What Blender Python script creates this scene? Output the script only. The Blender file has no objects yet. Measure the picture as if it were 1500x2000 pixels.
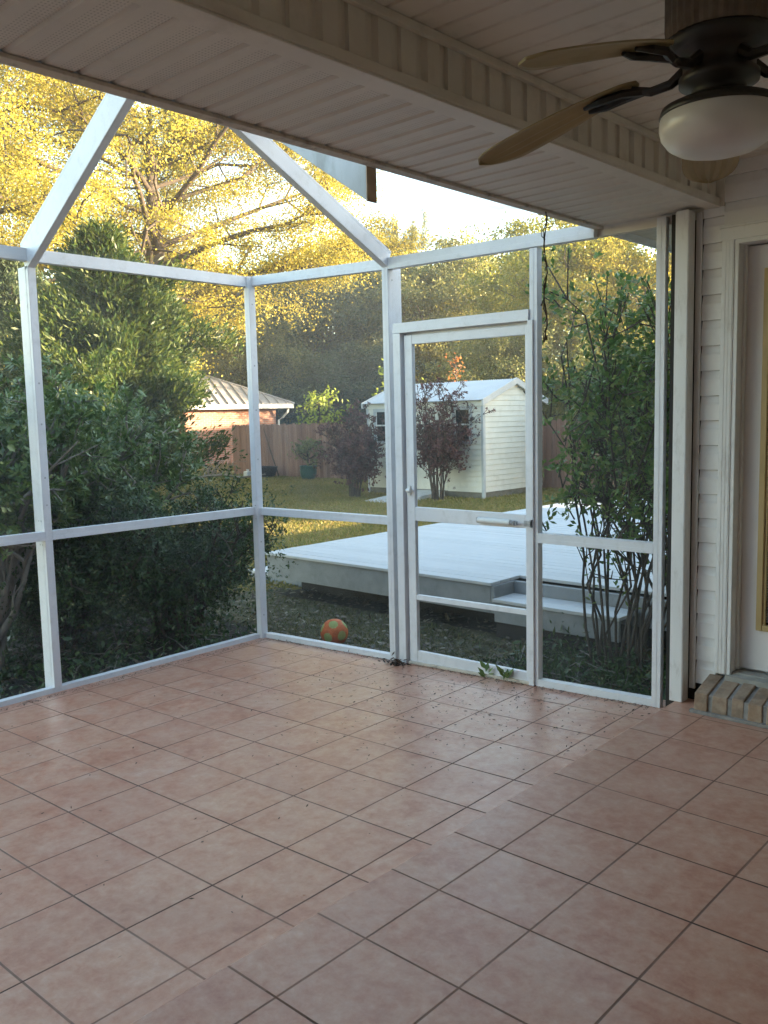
import bpy, math, random
import numpy as np
from mathutils import Vector, Matrix
R_ = math.radians
rng = np.random.default_rng(7)
random.seed(7)
scene = bpy.context.scene
COL = scene.collection
HAZE = .0010
S = 0.335                                    # one floor tile

# ------------------------------------------------------------------ helpers
class MB:
    """collects geometry for ONE mesh object"""
    def __init__(s): s.v = []; s.f = []
    def quad(s, *p):
        n = len(s.v); s.v += [tuple(q) for q in p]; s.f.append(tuple(range(n, n + len(p))))
    def hexa(s, b, t):
        n = len(s.v); s.v += [tuple(q) for q in b] + [tuple(q) for q in t]
        s.f += [(n+3, n+2, n+1, n), (n+4, n+5, n+6, n+7)]
        for i in range(4):
            j = (i + 1) % 4
            s.f.append((n+i, n+j, n+4+j, n+4+i))
    def box(s, x0, x1, y0, y1, z0, z1):
        s.hexa([(x0,y0,z0),(x1,y0,z0),(x1,y1,z0),(x0,y1,z0)], [(x0,y0,z1),(x1,y0,z1),(x1,y1,z1),(x0,y1,z1)])
    def bar(s, p0, p1, u, w):
        """parallelepiped from p0 to p1; section spanned by u and w from the corner"""
        p0, p1, u, w = map(Vector, (p0, p1, u, w))
        s.hexa([p0, p0+u, p0+u+w, p0+w], [p1, p1+u, p1+u+w, p1+w])
    def tube(s, pts, rad, k=6, cap=True):
        pts = [Vector(p) for p in pts]; n0 = len(s.v); up = Vector((0.3, 0.2, 1)).normalized()
        for i, p in enumerate(pts):
            d = (pts[min(i+1, len(pts)-1)] - pts[max(i-1, 0)])
            d = d.normalized() if d.length > 1e-9 else Vector((0,0,1))
            a = d.cross(up)
            if a.length < 1e-3: a = d.cross(Vector((1,0,0)))
            a.normalize(); b = d.cross(a)
            r = rad[i] if hasattr(rad, '__len__') else rad
            for j in range(k):
                t = 2*math.pi*j/k
                s.v.append(tuple(p + a*(r*math.cos(t)) + b*(r*math.sin(t))))
        for i in range(len(pts)-1):
            for j in range(k):
                j2 = (j+1) % k
                s.f.append((n0+i*k+j, n0+i*k+j2, n0+(i+1)*k+j2, n0+(i+1)*k+j))
        if cap:
            s.f.append(tuple(n0+j for j in range(k))); s.f.append(tuple(n0+(len(pts)-1)*k+j for j in reversed(range(k))))
    def lathe(s, prof, c, k=40):
        n0 = len(s.v)
        for r, z in prof:
            for j in range(k):
                t = 2*math.pi*j/k
                s.v.append((c[0]+r*math.cos(t), c[1]+r*math.sin(t), c[2]+z))
        for i in range(len(prof)-1):
            for j in range(k):
                j2 = (j+1) % k
                s.f.append((n0+i*k+j, n0+i*k+j2, n0+(i+1)*k+j2, n0+(i+1)*k+j))
        s.f.append(tuple(n0+j for j in reversed(range(k)))); s.f.append(tuple(n0+(len(prof)-1)*k+j for j in range(k)))
    def sweep(s, prof, axis_a, axis_b):
        """extrude an open profile (list of points) from offset a to offset b, as a sheet"""
        a, b = Vector(axis_a), Vector(axis_b); n0 = len(s.v)
        for p in prof:
            s.v.append(tuple(Vector(p)+a)); s.v.append(tuple(Vector(p)+b))
        for i in range(len(prof)-1):
            s.f.append((n0+2*i, n0+2*i+1, n0+2*i+3, n0+2*i+2))
    def build(s, name, mat, parent=None, bevel=0, smooth=False):
        me = bpy.data.meshes.new(name); me.from_pydata(s.v, [], s.f)
        me.update()
        return link(name, me, mat, parent, bevel, smooth)

def link(name, me, mat, parent=None, bevel=0, smooth=False):
    o = bpy.data.objects.new(name, me); COL.objects.link(o)
    for m in (mat if isinstance(mat, (list, tuple)) else [mat]): me.materials.append(m)
    if parent: o.parent = parent
    if bevel:
        b = o.modifiers.new('Bevel', 'BEVEL'); b.width = bevel; b.segments = 2; b.limit_method = 'ANGLE'; b.angle_limit = R_(40)
    if smooth: me.polygons.foreach_set('use_smooth', [True]*len(me.polygons))
    return o

def tag(o, label=None, cat=None, group=None, kind=None):
    if label: o['label'] = label
    if cat: o['category'] = cat
    if group: o['group'] = group
    if kind: o['kind'] = kind
    return o

def thing(name, label, cat, loc=(0,0,0), rz=0, group=None):
    o = bpy.data.objects.new(name, None); COL.objects.link(o)
    o.location = loc; o.rotation_euler = (0, 0, rz); o.empty_display_size = .2
    return tag(o, label, cat, group)

def copy_tree(src, loc, rz, sc, label, mats=None):
    c = src.copy(); COL.objects.link(c); c.location = loc; c.rotation_euler = (0,0,rz); c.scale = sc; c['label'] = label
    for ch in list(src.children):
        d = ch.copy(); COL.objects.link(d); d.parent = c
        if mats and d.name.split('.')[0] in mats:
            d.material_slots[0].link = 'OBJECT'; d.material_slots[0].material = mats[d.name.split('.')[0]]
    return c

def unit(a): return a/np.maximum(np.linalg.norm(a, axis=1, keepdims=True), 1e-9)

def leaf_mesh(name, pos, axis, nrm, ln, wd, mat, parent=None):
    """many small leaf blades (one rhombus each) in ONE mesh"""
    n = len(pos); axis = unit(axis); side = unit(np.cross(axis, nrm))
    ln = np.broadcast_to(np.asarray(ln, float), (n,))[:, None]; wd = np.broadcast_to(np.asarray(wd, float), (n,))[:, None]
    v = np.empty((n, 4, 3), np.float32)
    v[:,0] = pos; v[:,1] = pos + axis*ln*.5 + side*wd*.5; v[:,2] = pos + axis*ln; v[:,3] = pos + axis*ln*.5 - side*wd*.5
    me = bpy.data.meshes.new(name)
    me.vertices.add(4*n); me.vertices.foreach_set('co', v.ravel())
    me.loops.add(4*n); me.loops.foreach_set('vertex_index', np.arange(4*n, dtype=np.int32))
    me.polygons.add(n); me.polygons.foreach_set('loop_start', np.arange(0, 4*n, 4, dtype=np.int32))
    me.update(calc_edges=True); me.validate()
    return link(name, me, mat, parent)

# ------------------------------------------------------------------ materials
class NT:
    def __init__(s, name):
        s.m = bpy.data.materials.new(name); s.m.use_nodes = True; s.t = s.m.node_tree
        s.b = s.t.nodes['Principled BSDF']; s.out = s.t.nodes['Material Output']
    def n(s, typ, **kw):
        x = s.t.nodes.new(typ)
        for k, v in kw.items():
            if k.startswith('i_'): x.inputs[k[2:].replace('_', ' ')].default_value = v
            else: setattr(x, k, v)
        return x
    def l(s, a, b): s.t.links.new(a, b)
    def math(s, op, a, b=None, c=None, clamp=False):
        x = s.t.nodes.new('ShaderNodeMath'); x.operation = op; x.use_clamp = clamp
        for i, q in enumerate((a, b, c)):
            if q is None: continue
            if isinstance(q, (int, float)): x.inputs[i].default_value = q
            else: s.l(q, x.inputs[i])
        return x.outputs[0]
    def coord(s, out='Object'): return s.n('ShaderNodeTexCoord').outputs[out]
    def noise(s, scale, detail=4, vec=None, rough=.55, dist=0):
        x = s.n('ShaderNodeTexNoise'); x.inputs['Scale'].default_value = scale; x.inputs['Detail'].default_value = detail
        x.inputs['Roughness'].default_value = rough; x.inputs['Distortion'].default_value = dist
        s.l(vec if vec is not None else s.coord(), x.inputs['Vector']); return x.outputs['Fac']
    def ramp(s, fac, stops, interp='LINEAR'):
        x = s.n('ShaderNodeValToRGB'); e = x.color_ramp.elements; x.color_ramp.interpolation = interp
        e[0].position, e[0].color = stops[0][0], tuple(stops[0][1])+(1,)
        e[1].position, e[1].color = stops[1][0], tuple(stops[1][1])+(1,)
        for p, c in stops[2:]:
            q = e.new(p); q.color = tuple(c)+(1,)
        s.l(fac, x.inputs[0]); return x.outputs[0]
    def mix(s, fac, a, b, mode='MIX'):
        x = s.n('ShaderNodeMix', data_type='RGBA', blend_type=mode)
        for i, q in ((0, fac), (6, a), (7, b)):
            if isinstance(q, (int, float)): x.inputs[i].default_value = q
            elif isinstance(q, tuple): x.inputs[i].default_value = q if len(q) == 4 else q+(1,)
            else: s.l(q, x.inputs[i])
        return x.outputs[2]
    def color(s, c):
        if isinstance(c, tuple): s.b.inputs['Base Color'].default_value = c if len(c) == 4 else c+(1,)
        else: s.l(c, s.b.inputs['Base Color'])
    def bump(s, h, strength=.3, dist=.01):
        x = s.n('ShaderNodeBump'); x.inputs['Strength'].default_value = strength; x.inputs['Distance'].default_value = dist
        s.l(h, x.inputs['Height']); s.l(x.outputs[0], s.b.inputs['Normal'])
    def set(s, rough=.6, spec=.5, metal=0):
        s.b.inputs['Roughness'].default_value = rough; s.b.inputs['Specular IOR Level'].default_value = spec; s.b.inputs['Metallic'].default_value = metal
        return s.m

def rough_mat(name, c0, c1, scale=6, rough=.6, bump=.15, bscale=60, dirt=None, spec=.4, stretch=None):
    """two-tone worn surface; dirt = (colour, amount, scale) adds stains"""
    t = NT(name); v = t.coord()
    if stretch:
        mp = t.n('ShaderNodeMapping'); mp.inputs['Scale'].default_value = stretch; t.l(v, mp.inputs[0]); v = mp.outputs[0]
    c = t.ramp(t.noise(scale, 5, v), [(.3, c0), (.7, c1)])
    if dirt:
        f = t.math('MULTIPLY', t.ramp(t.noise(dirt[2], 6, v, .7), [(.52, (0,0,0)), (.72, (1,1,1))]), dirt[1])
        c = t.mix(f, c, dirt[0])
    t.color(c)
    if bump: t.bump(t.noise(bscale, 3, v), bump, .004)
    return t.set(rough, spec)

def leaf_mat(name, cols, transl=.35, rough=.45, spec=.35):
    t = NT(name)
    geo = t.n('ShaderNodeNewGeometry')
    n = len(cols)
    c = t.ramp(geo.outputs['Random Per Island'], [(i/max(n-1, 1), k) for i, k in enumerate(cols)])
    big = t.noise(.55, 2)                                    # clumps of paler and darker foliage
    c2 = t.mix(t.math('MULTIPLY', t.ramp(big, [(.42, (0,0,0)), (.62, (1,1,1))]), .35), c, tuple(x*.55 for x in cols[0]))
    t.color(c2); t.set(rough, spec)
    tr = t.n('ShaderNodeBsdfTranslucent'); t.l(c2, tr.inputs['Color'])
    mx = t.n('ShaderNodeMixShader'); mx.inputs[0].default_value = transl
    t.l(t.b.outputs[0], mx.inputs[1]); t.l(tr.outputs[0], mx.inputs[2]); t.l(mx.outputs[0], t.out.inputs[0])
    return t.m

def tile_mat(name, ox, oy):
    """square clay tiles with thin dark grout"""
    t = NT(name); co = t.coord(); sp = t.n('ShaderNodeSeparateXYZ'); t.l(co, sp.inputs[0])
    wob = t.noise(3.0, 2)
    fx = t.math('ADD', t.math('DIVIDE', sp.outputs[0], S), ox); fy = t.math('ADD', t.math('DIVIDE', sp.outputs[1], S), oy)
    def dist(f):                                             # metres to the nearest line
        return t.math('MULTIPLY', t.math('ABSOLUTE', t.math('SUBTRACT', t.math('FRACT', t.math('ADD', f, .5)), .5)), S)
    gw = t.math('MULTIPLY_ADD', wob, .0022, .0018)
    def line(f, other):
        a = t.math('SUBTRACT', 1, t.math('DIVIDE', t.math('SUBTRACT', dist(f), gw), .0016, None), clamp=True)
        cb = t.n('ShaderNodeCombineXYZ'); t.l(t.math('ROUND', f), cb.inputs[0]); t.l(t.math('FLOOR', t.math('MULTIPLY', other, .34)), cb.inputs[1])
        w_ = t.n('ShaderNodeTexWhiteNoise'); w_.noise_dimensions = '2D'; t.l(cb.outputs[0], w_.inputs['Vector'])
        soft = t.math('MULTIPLY_ADD', t.noise(1.3, 3), 1.5, t.math('MULTIPLY_ADD', w_.outputs['Value'], .55, -.35), clamp=True)
        return t.math('MULTIPLY', a, t.math('MULTIPLY_ADD', soft, .62, .38))
    g = t.math('MAXIMUM', line(fx, fy), line(fy, fx))
    cid = t.n('ShaderNodeCombineXYZ'); t.l(t.math('FLOOR', fx), cid.inputs[0]); t.l(t.math('FLOOR', fy), cid.inputs[1])
    wn = t.n('ShaderNodeTexWhiteNoise'); wn.noise_dimensions = '2D'; t.l(cid.outputs[0], wn.inputs['Vector'])
    off = t.n('ShaderNodeVectorMath', operation='MULTIPLY_ADD'); t.l(wn.outputs['Color'], off.inputs[0]); off.inputs[1].default_value = (9,9,9); t.l(co, off.inputs[2])
    pv = off.outputs[0]
    cl = t.math('ADD', t.math('MULTIPLY', t.noise(5.0, 4, pv, .6), .42), t.math('MULTIPLY', t.noise(21, 9, pv, .74, .2), .58))
    c = t.ramp(cl, [(.34, (.36,.142,.092)), (.43, (.45,.205,.133)), (.50, (.50,.262,.178)), (.57, (.53,.305,.215)), (.66, (.57,.36,.275))])
    fine = t.ramp(t.noise(30, 6, pv, .75), [(.40,(0,0,0)), (.66,(1,1,1))])
    c = t.mix(t.math('MULTIPLY', fine, .30), c, (.36,.175,.115))
    c = t.mix(t.math('MULTIPLY', t.math('SUBTRACT', wn.outputs['Value'], .35, None, True), .30), c, (.40,.19,.135))
    c = t.mix(t.math('MULTIPLY', t.math('SUBTRACT', .3, wn.outputs['Value'], None, True), .35), c, (.58,.38,.295))
    st = t.ramp(t.noise(1.1, 5), [(.55,(0,0,0)), (.72,(1,1,1))])
    c = t.mix(t.math('MULTIPLY', st, .16), c, (.30,.22,.18))
    gc = t.ramp(t.noise(1.6, 3), [(.38,(.050,.024,.016)), (.66,(.17,.085,.055))])
    t.color(t.mix(g, c, gc))
    rg = t.math('MULTIPLY_ADD', t.noise(7, 4), .26, .21)
    t.l(t.math('MAXIMUM', rg, t.math('MULTIPLY', g, .9)), t.b.inputs['Roughness'])
    h = t.math('SUBTRACT', t.math('MULTIPLY', t.noise(14, 4), .25), g)
    t.set(.4, .45); t.l(t.math('MAXIMUM', rg, t.math('MULTIPLY', g, .9)), t.b.inputs['Roughness'])
    t.bump(h, .35, .003)
    return t.m

def screen_mat(name, base, var, scale):
    """insect mesh, too fine to resolve: mostly clear with a grey veil where dust clings"""
    t = NT(name); t.color((.30,.31,.31)); t.set(.8, .1)
    tr = t.n('ShaderNodeBsdfTransparent')
    f = t.math('MULTIPLY_ADD', t.ramp(t.noise(scale, 5, None, .6), [(.4,(0,0,0)), (.75,(1,1,1))]), var, base)
    mx = t.n('ShaderNodeMixShader'); t.l(f, mx.inputs[0]); t.l(tr.outputs[0], mx.inputs[1]); t.l(t.b.outputs[0], mx.inputs[2]); t.l(mx.outputs[0], t.out.inputs[0])
    return t.m

M = {}
M['alu'] = rough_mat('white_aluminium', (.635,.635,.66), (.695,.695,.715), 5, .42, .05, 90, ((.36,.34,.31), .28, 16))
M['lit_end_tan'] = rough_mat('lit_rafter_end_tan', (.40,.29,.20), (.52,.39,.28), 14, .8, .2, 50)  # tan for warm light on the rafter end, put into the colour
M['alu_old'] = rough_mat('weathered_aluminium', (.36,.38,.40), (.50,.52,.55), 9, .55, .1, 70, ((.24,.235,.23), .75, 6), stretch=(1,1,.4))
M['vinyl'] = rough_mat('cream_vinyl', (.62,.57,.50), (.68,.63,.56), 3, .5, .04, 120, ((.36,.31,.25), .4, 5))
M['vinyl_white'] = rough_mat('white_vinyl_siding', (.74,.72,.70), (.79,.78,.76), 3, .5, .05, 80, ((.5,.46,.42), .3, 6))
M['trim'] = rough_mat('white_painted_trim', (.66,.65,.64), (.73,.72,.71), 4, .55, .12, 50, ((.36,.32,.29), .45, 20), stretch=(1,1,.35))
M['grime'] = rough_mat('grimy_trim', (.50,.44,.37), (.60,.54,.46), 7, .6, .1, 60, ((.16,.13,.10), .8, 13))
M['dark'] = rough_mat('gap_shade_dark', (.02,.018,.016), (.035,.03,.027), 6, .9, 0)  # near-black colour that paints shade into gaps and hollows
def own_brick():
    t = NT('sandy_brick'); g = t.n('ShaderNodeNewGeometry')
    c = t.ramp(g.outputs['Random Per Island'], [(0,(.22,.15,.105)), (.5,(.34,.225,.15)), (1,(.27,.20,.15))])
    c = t.mix(t.math('MULTIPLY', t.ramp(t.noise(22, 6, None, .7), [(.42,(0,0,0)),(.66,(1,1,1))]), .55), c, (.42,.34,.26))
    c = t.mix(t.math('MULTIPLY', t.ramp(t.noise(9, 5), [(.5,(0,0,0)),(.7,(1,1,1))]), .7), c, (.12,.09,.07))
    t.color(c); t.bump(t.noise(45, 5), .7, .006); return t.set(.9, .2)
M['brick_own'] = own_brick()
M['mortar'] = rough_mat('mortar', (.20,.19,.18), (.30,.28,.26), 30, .95, .5, 120)
M['door_paint'] = rough_mat('grey_white_door_paint', (.72,.69,.68), (.77,.74,.73), 3, .45, .03, 60)
M['gold'] = rough_mat('ochre_window_frame', (.40,.28,.12), (.47,.34,.155), 5, .45, .05, 60)
M['sill'] = rough_mat('worn_grey_sill', (.24,.23,.21), (.40,.38,.35), 12, .6, .2, 60)
M['blind'] = rough_mat('pale_blind_slat', (.60,.62,.64), (.68,.69,.70), 5, .5, 0)
M['bronze'] = rough_mat('dark_bronze', (.018,.014,.012), (.03,.024,.02), 9, .4, .05, 60)
M['wicker'] = rough_mat('woven_wicker_band', (.10,.075,.055), (.16,.12,.09), 30, .7, .3, 90)
M['blade'] = rough_mat('tan_palm_blade', (.27,.205,.10), (.34,.265,.135), 8, .55, .1, 90, stretch=(1,1,1))
M['steel'] = rough_mat('dull_steel', (.30,.30,.30), (.44,.44,.45), 30, .4, 0)
def glob():
    t = NT('opal_glass_globe'); t.color(t.ramp(t.noise(5, 4), [(.35,(.58,.55,.525)),(.7,(.68,.655,.63))]))
    t.b.inputs['Subsurface Weight'].default_value = .2; t.b.inputs['Subsurface Radius'].default_value = (.05,.05,.05)
    return t.set(.3, .5)
M['globe'] = glob()
def glass():
    t = NT('window_glass'); t.color((.02,.022,.024)); t.set(.06, .6); return t.m
M['glass'] = glass()
def soffit_mat():
    t = NT('perforated_cream_vinyl'); co = t.coord(); sp = t.n('ShaderNodeSeparateXYZ'); t.l(co, sp.inputs[0])
    base = t.ramp(t.noise(3, 5, co), [(.3,(.62,.57,.51)), (.7,(.69,.64,.57))])
    sx = t.math('ABSOLUTE', t.math('SINE', t.math('MULTIPLY', sp.outputs[0], math.pi/.014)))
    sy = t.math('ABSOLUTE', t.math('SINE', t.math('MULTIPLY', sp.outputs[1], math.pi/.010)))
    dot = t.math('GREATER_THAN', t.math('MULTIPLY', sx, sy), .72)
    band = t.math('LESS_THAN', t.math('FRACT', t.math('DIVIDE', t.math('ADD', sp.outputs[1], 20.03), .106)), .62)
    c = t.mix(t.math('MULTIPLY', t.math('MULTIPLY', dot, band), .42), base, (.20,.17,.145))
    st = t.ramp(t.noise(4.5, 6, co, .7), [(.56,(0,0,0)), (.78,(1,1,1))])
    t.color(t.mix(t.math('MULTIPLY', st, .3), c, (.36,.31,.26)))
    return t.set(.5, .35)
M['soffit'] = soffit_mat()
M['tile_low'] = tile_mat('terracotta_tile', 0.0, 0.0)
M['tile_up'] = tile_mat('terracotta_tile_step', -.1958, .0133)
M['slab'] = rough_mat('concrete_edge', (.28,.27,.25), (.38,.37,.35), 9, .9, .4, 60)
M['screen'] = screen_mat('insect_screen', .045, .08, 1.3)
M['screen_dusty'] = screen_mat('dusty_insect_screen', .13, .14, 1.6)
M['screen_sag'] = screen_mat('sagging_screen', .10, .62, 1.3)
M['screen_roof'] = screen_mat('roof_screen', .06, .10, 1.1)
def deck_mat():
    t = NT('pale_grey_deck_paint'); co = t.coord(); sp = t.n('ShaderNodeSeparateXYZ'); t.l(co, sp.inputs[0])
    wn = t.n('ShaderNodeTexWhiteNoise'); wn.noise_dimensions = '1D'; t.l(t.math('FLOOR', t.math('DIVIDE', t.math('ADD', sp.outputs[1], 3.0), .14)), wn.inputs['W'])
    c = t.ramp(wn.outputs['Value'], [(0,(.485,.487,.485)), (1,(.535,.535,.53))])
    mp = t.n('ShaderNodeMapping'); mp.inputs['Scale'].default_value = (.8,9,1); t.l(co, mp.inputs[0])
    c = t.mix(t.math('MULTIPLY', t.ramp(t.noise(5, 6, mp.outputs[0], .7), [(.45,(0,0,0)),(.75,(1,1,1))]), .25), c, (.34,.34,.335))
    c = t.mix(t.math('MULTIPLY', t.ramp(t.noise(1.1, 4, co), [(.5,(0,0,0)),(.75,(1,1,1))]), .2), c, (.36,.365,.36))
    t.color(c); t.bump(t.noise(8, 4, mp.outputs[0]), .15, .004); return t.set(.55, .4)
M['deck_top'] = deck_mat()
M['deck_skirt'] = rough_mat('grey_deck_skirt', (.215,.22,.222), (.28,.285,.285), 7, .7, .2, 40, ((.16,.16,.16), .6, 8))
M['shed_wall'] = rough_mat('cream_shed_siding', (.66,.645,.565), (.73,.715,.635), 3, .55, .05, 60, ((.40,.37,.29), .3, 4))
M['shed_roof'] = rough_mat('pale_metal_roof', (.47,.475,.475), (.55,.555,.55), 2, .45, 0, 60, ((.36,.36,.35), .4, 1.5))
M['shed_trim'] = rough_mat('grey_shed_trim', (.42,.44,.45), (.52,.54,.55), 5, .55, .05, 40)
M['shed_base'] = rough_mat('damp_shed_base', (.13,.12,.09), (.22,.20,.16), 6, .9, .3, 40)
def fence_mat():
    t = NT('weathered_cedar_boards'); co = t.coord(); sp = t.n('ShaderNodeSeparateXYZ'); t.l(co, sp.inputs[0])
    b = t.math('FLOOR', t.math('DIVIDE', sp.outputs[0], .142)); wn = t.n('ShaderNodeTexWhiteNoise'); wn.noise_dimensions = '1D'; t.l(b, wn.inputs['W'])
    c = t.ramp(wn.outputs['Value'], [(0,(.25,.14,.105)), (.5,(.33,.19,.14)), (1,(.40,.25,.19))])
    mp = t.n('ShaderNodeMapping'); mp.inputs['Scale'].default_value = (14,14,1.1); t.l(co, mp.inputs[0])
    c = t.mix(t.math('MULTIPLY', t.ramp(t.noise(2.2, 5, mp.outputs[0]), [(.45,(0,0,0)),(.75,(1,1,1))]), .55), c, (.12,.08,.065))
    t.color(c); return t.set(.85, .2)
M['fence'] = fence_mat()
def brick_mat():
    t = NT('red_brick'); co = t.coord(); sp = t.n('ShaderNodeSeparateXYZ'); t.l(co, sp.inputs[0])
    cb = t.n('ShaderNodeCombineXYZ'); t.l(t.math('ADD', sp.outputs[0], sp.outputs[1]), cb.inputs[0]); t.l(sp.outputs[2], cb.inputs[1])
    br = t.n('ShaderNodeTexBrick'); t.l(cb.outputs[0], br.inputs['Vector']); br.inputs['Scale'].default_value = 1
    br.inputs['Brick Width'].default_value = .22; br.inputs['Row Height'].default_value = .08; br.inputs['Mortar Size'].default_value = .008
    br.inputs['Color1'].default_value = (.46,.215,.14,1); br.inputs['Color2'].default_value = (.37,.165,.115,1); br.inputs['Mortar'].default_value = (.42,.34,.29,1)
    t.color(br.outputs['Color']); return t.set(.85, .2)
M['brick'] = brick_mat()
M['seam_roof'] = rough_mat('grey_seam_metal', (.36,.33,.32), (.44,.41,.40), 2, .5, 0)
M['white_fascia'] = rough_mat('white_fascia_paint', (.70,.68,.64), (.76,.74,.70), 4, .5, 0)
M['roof_shingle'] = rough_mat('brown_shingle', (.09,.075,.065), (.15,.125,.11), 14, .95, .3, 30)
M['bark'] = rough_mat('grey_brown_bark', (.10,.075,.055), (.19,.145,.11), 9, .95, .6, 26)
M['bark_dark'] = rough_mat('dark_bark', (.05,.038,.03), (.10,.08,.062), 9, .95, .6, 30)
M['bark_grey'] = rough_mat('smooth_grey_bark', (.15,.13,.11), (.25,.22,.19), 12, .9, .3, 40)
M['pot'] = rough_mat('teal_green_pot', (.010,.065,.052), (.016,.09,.07), 6, .4, 0)
M['black_plastic'] = rough_mat('black_plastic', (.012,.012,.013), (.02,.02,.021), 6, .5, 0)
M['white_plastic'] = rough_mat('white_plastic', (.66,.66,.64), (.72,.72,.70), 6, .5, 0)
M['ball_orange'] = rough_mat('scuffed_orange_leather', (.48,.095,.022), (.60,.15,.04), 12, .65, .25, 50, ((.22,.06,.025), .7, 14))
M['ball_lime'] = rough_mat('lime_patch', (.24,.29,.075), (.34,.36,.12), 12, .65, .25, 50, ((.30,.16,.05), .6, 14))
M['ramp'] = rough_mat('pale_concrete_ramp', (.50,.50,.49), (.60,.60,.58), 8, .8, .2, 40)
M['vine'] = rough_mat('dry_brown_vine', (.045,.03,.022), (.08,.055,.04), 30, .9, 0)
M['debris'] = leaf_mat('dry_debris', [(.03,.02,.014), (.07,.045,.03), (.12,.08,.05)], .1)
M['litter'] = leaf_mat('dead_leaves', [(.05,.035,.022), (.11,.08,.05), (.24,.20,.14), (.07,.05,.03), (.06,.07,.03)], .1)
def lawn_mat():
    t = NT('patchy_lawn'); v = t.coord()
    c = t.ramp(t.noise(1.4, 6, v, .65), [(.32,(.15,.125,.035)), (.5,(.21,.17,.045)), (.62,(.29,.19,.075)), (.75,(.35,.22,.11))])
    c = t.mix(t.math('MULTIPLY', t.noise(40, 4, v), .5), c, (.05,.045,.025))
    t.color(c); t.bump(t.noise(60, 4, v), .6, .03); return t.set(.95, .1)
M['lawn'] = lawn_mat()
M['turf'] = rough_mat('shade_tinted_turf', (.035,.034,.014), (.10,.085,.042), 7, .95, .6, 60, ((.17,.12,.07), .5, 11))  # dark turf tone carries the shade of the near lawn
M['grass_green'] = leaf_mat('shade_tinted_grass_blades', [(.045,.065,.016), (.08,.10,.024), (.13,.13,.035), (.22,.17,.085)], .3)  # darker grass copy, shade near the screens put into the colour
M['soil_and_shade'] = rough_mat('leaf_mould_and_shade', (.012,.010,.007), (.034,.026,.018), 12, .95, .6, 50)  # leaf mould of the beds; also paints the shadow under the deck
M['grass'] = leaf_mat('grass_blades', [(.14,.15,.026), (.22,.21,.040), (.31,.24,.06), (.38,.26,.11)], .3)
YEL = [(.28,.26,.035), (.42,.34,.045), (.50,.40,.06), (.34,.33,.045), (.54,.43,.09)]
M['lf_oak'] = leaf_mat('golden_oak_leaves', YEL, .5)
M['lf_yg'] = leaf_mat('yellow_green_leaves', [(.26,.27,.035), (.36,.33,.045), (.18,.22,.04), (.42,.36,.06)], .45)
M['lf_mid'] = leaf_mat('mid_green_leaves', [(.13,.155,.065), (.18,.195,.075), (.25,.235,.09)], .4)
M['lf_olive'] = leaf_mat('olive_leaves', [(.18,.20,.07), (.25,.25,.08), (.34,.30,.095)], .4)
M['lf_dark'] = leaf_mat('dark_green_leaves', [(.050,.075,.036), (.07,.10,.048), (.10,.13,.065)], .35)
M['lf_cedar'] = leaf_mat('cedar_sprays', [(.024,.052,.012), (.045,.082,.016), (.115,.135,.024), (.034,.066,.015)], .4)
M['lf_pitto'] = leaf_mat('glossy_shrub_leaves', [(.04,.088,.018), (.085,.15,.033), (.14,.205,.053), (.19,.25,.075)], .25, .32, .5)
M['lf_box'] = leaf_mat('small_dark_leaves', [(.030,.058,.018), (.045,.085,.025), (.075,.12,.035)], .25, .38)
M['lf_privet'] = leaf_mat('privet_leaves', [(.065,.13,.028), (.10,.18,.04), (.15,.22,.055), (.21,.24,.06)], .35, .35)
M['lf_purple'] = leaf_mat('purple_leaves', [(.075,.030,.032), (.12,.05,.046), (.165,.08,.066)], .3)
M['lf_orange'] = leaf_mat('orange_leaves', [(.36,.12,.035), (.44,.19,.05), (.30,.11,.04)], .45)
M['lf_lime'] = leaf_mat('lime_leaves', [(.28,.34,.04), (.36,.42,.06), (.22,.30,.04)], .45)

# ------------------------------------------------------------------ camera
cam = bpy.data.cameras.new('Camera'); co = bpy.data.objects.new('Camera', cam); COL.objects.link(co)
cam.sensor_fit = 'VERTICAL'; cam.sensor_height = 24; cam.lens = 1703.35/2000*24; cam.clip_end = 600; cam.clip_start = .05
rx = np.array([.73862561, .67374691, -.02230062]); fw = np.array([-.67169971, .73277705, -.10889119]); dn = np.cross(fw, rx)
mat = Matrix(((rx[0], -dn[0], -fw[0], 3.7197), (rx[1], -dn[1], -fw[1], -1.6798), (rx[2], -dn[2], -fw[2], 1.5516), (0,0,0,1)))
co.matrix_world = mat
scene.camera = co

# ------------------------------------------------------------------ ground and floors
def zlow(x, y): return .03923*(x - 2.345) + .006618*y
b = MB(); b.quad((-150,-150,-.25), (150,-150,-.25), (150,200,-.25), (-150,200,-.25))
tag(b.build('lawn', M['lawn']), kind='structure')
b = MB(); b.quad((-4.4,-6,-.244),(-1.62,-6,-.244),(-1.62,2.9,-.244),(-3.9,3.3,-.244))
tag(b.build('planting_bed', M['soil_and_shade']), kind='structure')
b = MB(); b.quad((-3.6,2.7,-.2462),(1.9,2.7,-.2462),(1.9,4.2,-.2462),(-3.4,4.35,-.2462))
tag(b.build('shade_tinted_turf', M['turf']), kind='structure')  # patch darkened in colour where the near lawn lies in shade
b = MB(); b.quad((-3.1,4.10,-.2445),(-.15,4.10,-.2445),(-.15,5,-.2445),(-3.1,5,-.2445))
tag(b.build('deck_shade_ground', M['soil_and_shade']), kind='structure')  # dark patch painting the deck's shadow onto the ground
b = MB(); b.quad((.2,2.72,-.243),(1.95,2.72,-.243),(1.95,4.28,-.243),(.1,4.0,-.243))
tag(b.build('planting_bed', M['soil_and_shade']), kind='structure')
b = MB()
X0, X1, Y0, Y1 = -1.60, 1.90, -6.5, 2.70
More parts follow.
